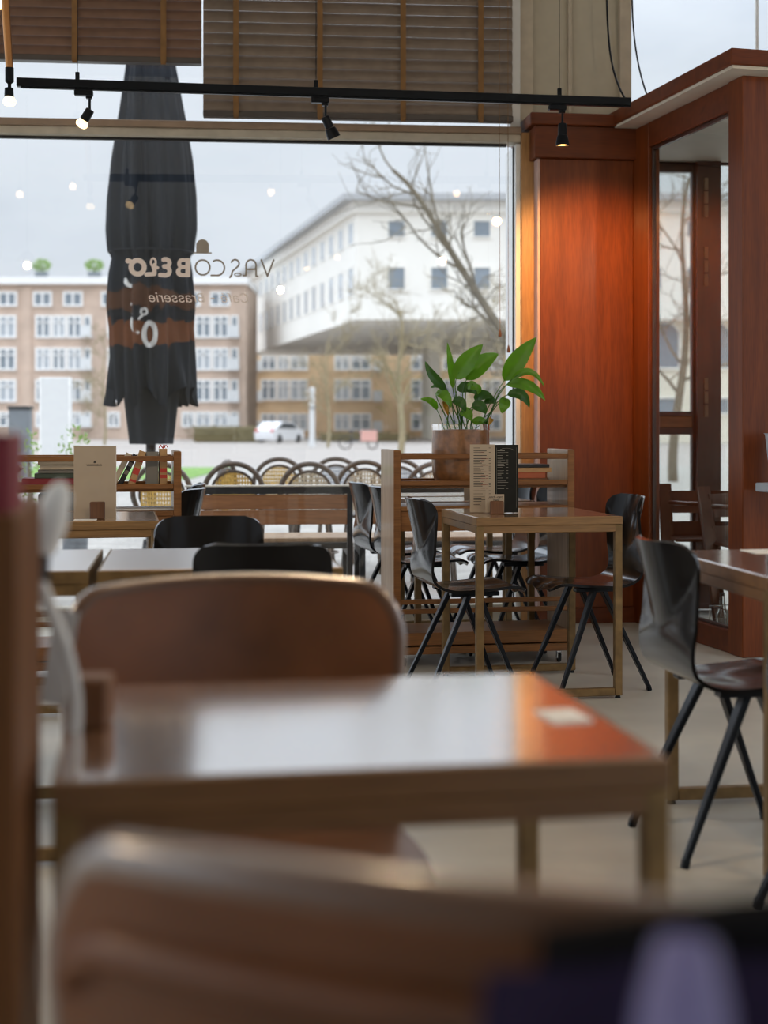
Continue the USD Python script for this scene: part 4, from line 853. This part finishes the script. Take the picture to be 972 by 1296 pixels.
def leaf_cloud(c, r, n, size, seed, squash=1.):
    rr = np.random.default_rng(seed); d = rr.normal(size=(n, 3)); d /= np.linalg.norm(d, axis=1, keepdims=True); p = np.asarray(c) + d * np.asarray(r) * rr.uniform(.45, 1.0, (n, 1)) ** .6
    a = rr.normal(size=(n, 3)); a /= np.linalg.norm(a, axis=1, keepdims=True); b = np.cross(a, rr.normal(size=(n, 3))); b /= np.linalg.norm(b, axis=1, keepdims=True)
    V_ = np.stack([p - a * size, p + b * size * .45, p + a * size, p - b * size * .45], 1).reshape(-1, 3); i = np.arange(n) * 4
    return trimesh.Trimesh(V_, np.vstack([np.stack([i, i + 1, i + 2], 1), np.stack([i, i + 2, i + 3], 1)]), process=False)
def shrub(label, loc, h, r, seed, name='potted_shrub', mat='leaf_bush', n=420):
    t = thing(name, label, 'shrub', loc)
    part(t, 'planter', lathe([(0, 0), (r * .6, 0), (r * .75, h * .34), (r * .68, h * .34), (r * .6, h * .3), (0, h * .3)], 20), 'box_grey')
    part(t, 'stem', tube([(0, 0, h * .28), (.02 * h, 0, h * .5), (0, .01, h * .75)], [.03 * h, .025 * h, .012 * h], 7), 'bark')
    part(t, 'foliage', leaf_cloud((0, 0, h * .70), (r, r, h * .32), n, r * .17, seed), mat, False, kind='stuff')
shrub('leafy potted shrub beside the white display pillar', (at(95, 0, 12.4)[0], 12.4, -.02), 1.20, .17, 3, n=160)
shrub('small potted shrub with yellowish leaves left of the white display pillar', (at(36, 0, 12.8)[0], 12.8, -.02), 1.13, .14, 4, n=120)

# far buildings
def window_part(parent, x0, x1, z0, z1, y, split=1, deep=.35, frame='win_white', glass='win_glass', fw=.14, cross=False):
    ms = [box(x0, x1, y - .06, y + .1, z0, z0 + fw, 0), box(x0, x1, y - .06, y + .1, z1 - fw, z1, 0), box(x0, x0 + fw, y - .06, y + .1, z0 + fw, z1 - fw, 0), box(x1 - fw, x1, y - .06, y + .1, z0 + fw, z1 - fw, 0)]
    for k in range(1, split): xx = x0 + (x1 - x0) * k / split; ms.append(box(xx - fw / 2, xx + fw / 2, y - .05, y + .1, z0 + fw, z1 - fw, 0))
    if cross: ms.append(box(x0 + fw, x1 - fw, y - .05, y + .1, z0 + (z1 - z0) * .66, z0 + (z1 - z0) * .66 + fw * .7, 0))
    w = part(parent, 'window', cat(ms), frame, False); part(w, 'pane', box(x0 + fw, x1 - fw, y + .02, y + .06, z0 + fw, z1 - fw, 0), glass, False); return w
Ya = 131.0; sa = FPX / Ya
A_ = thing('apartment_block', 'long brown brick apartment block with white windows and flat roof', 'building', (0, 0, -.03))
XA = lambda px: (px - 486) / sa; ZA = lambda py: EYE + .03 + (540 - py) / sa
part(A_, 'wall', box(XA(-160), XA(312), Ya, Ya + 11, 0, ZA(360), 0), 'brick_a', False); part(A_, 'roof_edge', cat(box(XA(-162), XA(314), Ya - .5, Ya + 11.3, ZA(360), ZA(351), 0)), 'win_white', False); part(A_, 'stair_strip', cat(box(XA(28), XA(40), Ya - .15, Ya, 0, ZA(362), 0), box(XA(-92), XA(-80), Ya - .15, Ya, 0, ZA(362), 0)), 'brick_a', False)  # wall strips stand slightly proud of the brick
rowsA = [(369, 388), (399, 428), (440, 469), (480, 509), (521, 541)]
for ri, (yt, yb) in enumerate(rowsA):
    cols = [(-2, 22, 2), (42, 66, 2), (80, 105, 2), (128, 152, 2), (228, 254, 2), (266, 291, 2)] if ri == 0 else [(-2, 21, 2), (45, 65, 2), (66, 84, 2), (85, 104, 2), (136, 152, 2), (230, 246, 2), (247, 268, 2), (269, 290, 2)]
    for x0, x1, sp in cols: window_part(A_, XA(x0), XA(x1), ZA(yb), ZA(yt), Ya - .10, sp, cross=ri > 0, glass='win_glass_pale' if (ri + x0) % 2 else 'win_glass', fw=.2)
    if ri > 0:
        for bx in (111, 297): part(A_, 'balcony', cat(box(XA(bx - 7), XA(bx + 7), Ya - 1.1, Ya, ZA(yb), ZA(yb) + .2, 0), box(XA(bx - 7), XA(bx + 7), Ya - 1.1, Ya - 1.0, ZA(yb) + .2, ZA(yb) + 1.1, 0)), 'balcony', False); window_part(A_, XA(bx - 5), XA(bx + 5), ZA(yb) + .2, ZA(yt), Ya - .10, 1, fw=.18)
for k, px in enumerate((46, 114)):
    shrub(['round shrub in a tub on the brick roof, directly left of the other', 'round shrub in a tub on the brick roof, nearer the parasol'][k], (XA(px), Ya + 2, ZA(351) - .02), 1.9, .9, 20 + k, name='roof_shrub', n=260)
Yb = 158.0; sb = FPX / Yb; XB = lambda px: (px - 486) / sb; ZB = lambda py: EYE + .03 + (540 - py) / sb
B_ = thing('apartment_block', 'tan brick apartment block with white windows and balconies under the white overhang', 'building', (0, 0, -.03))
part(B_, 'wall', box(XB(316), XB(800), Yb, Yb + 12, 0, 11.2, 0), 'brick_b', False); part(B_, 'roof', box(XB(315), XB(801), Yb - .4, Yb + 12.4, 11.2, 11.6, 0), 'roof_grey', False)
for ri, (yt, yb) in enumerate([(450, 469), (480, 507), (523, 545)]):
    for x0, x1, sp in [(330, 350, 2), (351, 366, 2), (367, 390, 2), (423, 443, 2), (444, 470, 2), (520, 545, 2), (560, 590, 3), (610, 635, 2)]:
        window_part(B_, XB(x0), XB(x1), ZB(yb), ZB(yt), Yb - .10, sp, cross=True, fw=.22, glass='win_glass_pale' if x0 % 2 else 'win_glass')
    for bx in (326, 478): part(B_, 'balcony', cat(box(XB(bx - 6), XB(bx + 6), Yb - 1.2, Yb, ZB(yb) - .1, ZB(yb) + .1, 0), box(XB(bx - 6), XB(bx + 6), Yb - 1.2, Yb - 1.1, ZB(yb) + .1, ZB(yb) + 1.1, 0)), 'balcony', False)
# white building with the cantilevered upper floors
Wb = thing('office_building', 'white office building with cantilevered upper floors and rows of square windows', 'building', (0, 0, -.03))
c0, c1 = np.array([-2.0, 102.0]), np.array([-14.6, 153.0]); zb, zt = 8.85, 17.3
body = Polygon([c0, (45, 102), (45, 153), c1])
part(Wb, 'upper_floors', move(ext(body, zt - zb), (0, 0, zb)), 'facade_white', False)
part(Wb, 'eaves', move(ext(body.buffer(1.1, join_style=2), .45), (0, 0, zt)), 'roof_grey', False); part(Wb, 'cornice', move(ext(body.buffer(.35, join_style=2), .8), (0, 0, zt - .8)), 'facade_white', False)
part(Wb, 'ground_floors', cat(box(13.5, 45, 103.2, 150, 0, zb, 0)), 'facade_cream', False)
for k in range(4): part(Wb, 'column', box(4 + k * 0, 5, 125 + 8 * k, 126 + 8 * k, 0, zb, 0), 'facade_cream', False)
for k in range(15):
    x = .9 + 3.06 * k
    for z, hh in ((15.35, 1.3), (11.8, 1.7)):
        window_part(Wb, x - .67, x + .67, z - hh / 2, z + hh / 2, 101.90, 1, frame='facade_white', fw=.10, glass='win_glass')
for k in range(15):      # the receding side, turned along its wall
    f = (k + .45) / 15; p = c0 + (c1 - c0) * f; d = (c1 - c0) / np.linalg.norm(c1 - c0); ang = math.degrees(math.atan2(-d[1], -d[0]))
    for z, hh in ((15.2, 1.7), (11.7, 2.1)):
        ms = move(cat(box(-.85, .85, -.06, .05, z - hh / 2, z - hh / 2 + .1, 0), box(-.85, .85, -.06, .05, z + hh / 2 - .1, z + hh / 2, 0), box(-.85, -.75, -.06, .05, z - hh / 2, z + hh / 2, 0), box(.75, .85, -.06, .05, z - hh / 2, z + hh / 2, 0)), (p[0], p[1], 0), rz=ang)
        w = part(Wb, 'window', ms, 'facade_white', False); part(w, 'pane', move(box(-.75, .75, -.02, .04, z - hh / 2 + .1, z + hh / 2 - .1, 0), (p[0], p[1], 0), rz=ang), 'win_glass_pale', False)
for px, w_, y0, y1, arch_ in ((840, 2.1, 465, 408, 1), (905, 2.1, 465, 408, 1), (775, 2.1, 465, 408, 1), (840, 1.9, 522, 504, 0), (905, 1.9, 522, 504, 0)):
    x, za, zb_ = (px - 486) / 17.43, EYE + (540 - y0) / 17.43, EYE + (540 - y1) / 17.43
    pol = Polygon([(-w_ / 2, za), (w_ / 2, za)] + (arc(0, zb_ - w_ / 2, w_ / 2, w_ / 2, 0, 180) if arch_ else [(w_ / 2, zb_), (-w_ / 2, zb_)]))
    w = part(Wb, 'window', move(xz(ext(pol.buffer(.15).difference(pol), .2)), (x, 103.25, 0)), 'facade_white', False); part(w, 'pane', move(xz(ext(pol, .05)), (x, 103.22, 0)), 'win_glass', False)

# trees
def tree(label, base, trunk_pts, seed, mat, depth=4, n1=9, L=5., r0=.17, spread=.8, droop=0., name='bare_tree', twig=.012):
    r = random.Random(seed); ms, tw = [], []
    t = thing(name, label, 'tree', base)
    path = spline(trunk_pts, 22); part(t, 'trunk', tube(path, np.linspace(r0, r0 * .28, 22), 9), mat, smooth=60)
    def grow(p, d, ln, rad, lev):
        n = 5; q = [p]; dd = d.copy()
        for _ in range(n):
            dd = dd + np.array([r.gauss(0, .14), r.gauss(0, .14), r.gauss(.04 - droop, .12)]); dd /= np.linalg.norm(dd); q.append(q[-1] + dd * ln / n)
        (ms if lev > 1 else tw).append(tube(q, np.linspace(rad, rad * .5, n + 1), 5 if lev > 1 else 3, False))
        if lev > 0:
            for k in range(r.randint(3, 5)):
                i = r.randint(1, n); e = np.array([r.gauss(0, 1), r.gauss(0, 1), r.gauss(.15, .8)]); e /= np.linalg.norm(e); nd = dd * .75 + e * spread; nd /= np.linalg.norm(nd)
                grow(q[i], nd, ln * r.uniform(.45, .7), max(rad * .5, twig), lev - 1)
    for k in range(n1):
        i = int(6 + 15 * k / max(1, n1 - 1)); d = path[min(i + 1, 21)] - path[i - 1]; d /= np.linalg.norm(d)
        e = np.array([r.gauss(0, 1), r.gauss(0, .7), r.gauss(.2, .6)]); e /= np.linalg.norm(e); nd = d * .55 + e * .9; nd /= np.linalg.norm(nd)
        grow(path[i], nd, L * r.uniform(.55, 1), r0 * .42 * (1 - i / 34), depth - 1)
    part(t, 'branches', cat(ms), mat, smooth=60); part(t, 'twigs', cat(tw), mat, False, kind='stuff')
Yt = 27.0; B1 = at(700, 560, Yt); B1[2] = -.03
tp = [np.array([0, 0, 0])] + [at(a, b, Yt) - np.array([B1[0], Yt, -.03]) for a, b in ((690, 490), (640, 425), (600, 365), (560, 300), (530, 250), (497, 215))]
tree('bare tree with a long limb leaning left, beyond the right side of the window', (B1[0], Yt, -.03), tp, 5, 'bark', L=1.9, r0=.13, n1=12, depth=3, spread=.85, twig=.007)
B3 = at(852, 560, 30); tree('bare tree seen through the glazed entrance', (B3[0], 30, -.03), [(0, 0, 0), (.1, 0, 1.6), (.3, .1, 3.2), (.2, 0, 4.8), (.35, 0, 6.4)], 11, 'bark', L=2.4, r0=.11, n1=12, depth=3, twig=.007)
B2 = at(506, 566, 55); tree('slender pale young tree standing in the middle of the square', (B2[0], 55, -.03), [(0, 0, 0), (.05, 0, 1.7), (-.05, 0, 3.4), (.1, 0, 4.9), (-.25, 0, 6.1)], 8, 'bark_pale', L=2.3, r0=.14, n1=12, depth=4, spread=.9, twig=.010)
B4 = at(590, 566, 70); tree('pale bare tree further back, between young tree and window jamb', (B4[0], 70, -.03), [(0, 0, 0), (.1, 0, 2.2), (.0, 0, 4.2), (.3, 0, 6.4)], 13, 'bark_pale', L=2.8, r0=.15, n1=12, depth=4, spread=.95, twig=.012)
B5 = at(415, 566, 80); tree('thin pale tree before the tan brick block, left of the young tree', (B5[0], 80, -.03), [(0, 0, 0), (.05, 0, 2.0), (-.1, 0, 4.0), (.1, 0, 6.3)], 17, 'bark_pale', L=2.2, r0=.10, n1=10, depth=4, spread=.95, twig=.012)
B6 = at(132, 566, 90); tree('slim bare tree in front of the brown brick block, left of the parasol', (B6[0], 90, -.03), [(0, 0, 0), (.05, 0, 2.0), (-.1, 0, 4.0), (.1, 0, 6.0)], 19, 'bark_pale', L=2.0, r0=.10, n1=9, depth=4, spread=.95, twig=.012)

# hedge, car, post, cargo bike
hx0, hx1, Yh = at(246, 0, 106)[0], at(336, 0, 106)[0], 106.0
hg = thing('hedge', 'low brown-green hedge in front of the brick blocks', 'hedge', ((hx0 + hx1) / 2, Yh, -.03)); hl = (hx1 - hx0) / 2
part(hg, 'branches', box(-hl, hl, -.5, .5, 0, 1.15, .1), 'hedge', False)
rr = np.random.default_rng(2); part(hg, 'leaves', cat([leaf_cloud((x, 0, .7), (.7, .75, .65), 160, .09, 50 + k) for k, x in enumerate(np.linspace(-hl, hl, 10))]), 'hedge', False, kind='stuff')
h2 = at(400, 0, 104)[0], at(520, 0, 104)[0]
hg = thing('hedge', 'low reddish planting bed across the square in front of the tan block', 'hedge', (sum(h2) / 2, 112, -.03)); hl = (h2[1] - h2[0]) / 2
part(hg, 'branches', box(-hl, hl, -.5, .5, 0, .65, .1), 'hedge', False); part(hg, 'leaves', cat([leaf_cloud((x, 0, .4), (.7, .7, .42), 120, .08, 80 + k) for k, x in enumerate(np.linspace(-hl, hl, 9))]), 'hedge', False, kind='stuff')
cx = at(354, 0, 104)[0]; car = thing('car', 'white hatchback parked at the end of the hedge', 'car', (cx, 104, -.03), 0)
side = [(-2.0, .25), (2.0, .25), (2.05, .6), (1.95, .88), (1.2, .98), (.55, 1.45), (-.9, 1.5), (-1.75, 1.05), (-2.05, .85), (-2.05, .5)]
cb_ = move(ext(Polygon(side).buffer(.04), 1.66), (0, 0, -.83)); cb_.apply_transform(trimesh.transformations.rotation_matrix(PI / 2, [1, 0, 0])); cb_.apply_transform(trimesh.transformations.rotation_matrix(math.radians(62), [0, 0, 1]))
part(car, 'body', cb_, 'car_white', False)
gl = move(ext(Polygon([(1.05, 1.02), (.52, 1.40), (-.85, 1.44), (-1.55, 1.06)]), 1.70), (0, 0, -.85)); gl.apply_transform(trimesh.transformations.rotation_matrix(PI / 2, [1, 0, 0])); gl.apply_transform(trimesh.transformations.rotation_matrix(math.radians(62), [0, 0, 1])); part(car, 'side_windows', gl, 'car_glass', False)
part(car, 'rear_window', move(bar((-.93, 0, 1.46), (-1.72, 0, 1.10), 1.4, .03), rz=62), 'car_glass', False)
for x in (-1.3, 1.3):
    for y in (-.76, .76): part(car, 'wheel', move(move(lathe([(0, -.1), (.28, -.1), (.32, -.06), (.32, .06), (.28, .1), (0, .1)], 18), rx=90), (x, y, .32)).apply_transform(trimesh.transformations.rotation_matrix(math.radians(62), [0, 0, 1])), 'tyre', smooth=40)
for y in (-.65, .65): part(car, 'tail_light', move(box(-2.1, -2.02, y - .14, y + .14, .78, 1.0, .01), rz=62), 'band_red', False)
px_ = at(395, 0, 82); t = thing('lamp_post', 'thick white post standing on the square in front of the tan block', 'post', (px_[0], 82, -.03)); part(t, 'shaft', lathe([(0, 0), (.20, 0), (.20, .3), (.17, .34), (.16, 3.2), (.18, 3.22), (.18, 3.4), (0, 3.45)], 20), 'post_white', smooth=40); part(t, 'collar', lathe([(.165, 2.2), (.19, 2.2), (.19, 2.3), (.165, 2.3)], 20), 'box_grey')
bk = at(458, 0, 73); t = thing('cargo_bike', 'cargo bike with pink box parked on the square right of the white post', 'bike', (bk[0], 73, -.03), 6)
part(t, 'box', ext(Polygon([(-.05, -.3), (.75, -.3), (.75, .3), (-.05, .3)]), .55).apply_translation([0, 0, .42]), 'pink', False); part(t, 'frame', cat(tube([(-.05, 0, .5), (-.45, 0, .42), (-.85, 0, .34)], .03, 6), tube([(-.45, 0, .42), (-.55, 0, .92)], .025, 6), tube([(-.05, 0, .6), (-.12, 0, 1.05), (-.12, .25, 1.08)], .02, 6)), 'navy'); part(t, 'saddle', box(-.68, -.42, -.08, .08, .92, .98, .02), 'navy')
for x, rr_ in ((-.85, .33), (.55, .25)): part(t, 'wheel', move(tube([(rr_ * math.cos(a), 0, rr_ * math.sin(a)) for a in np.linspace(0, 2 * PI, 25)], .035, 6), (x, 0, rr_ + .03)), 'tyre', smooth=60)
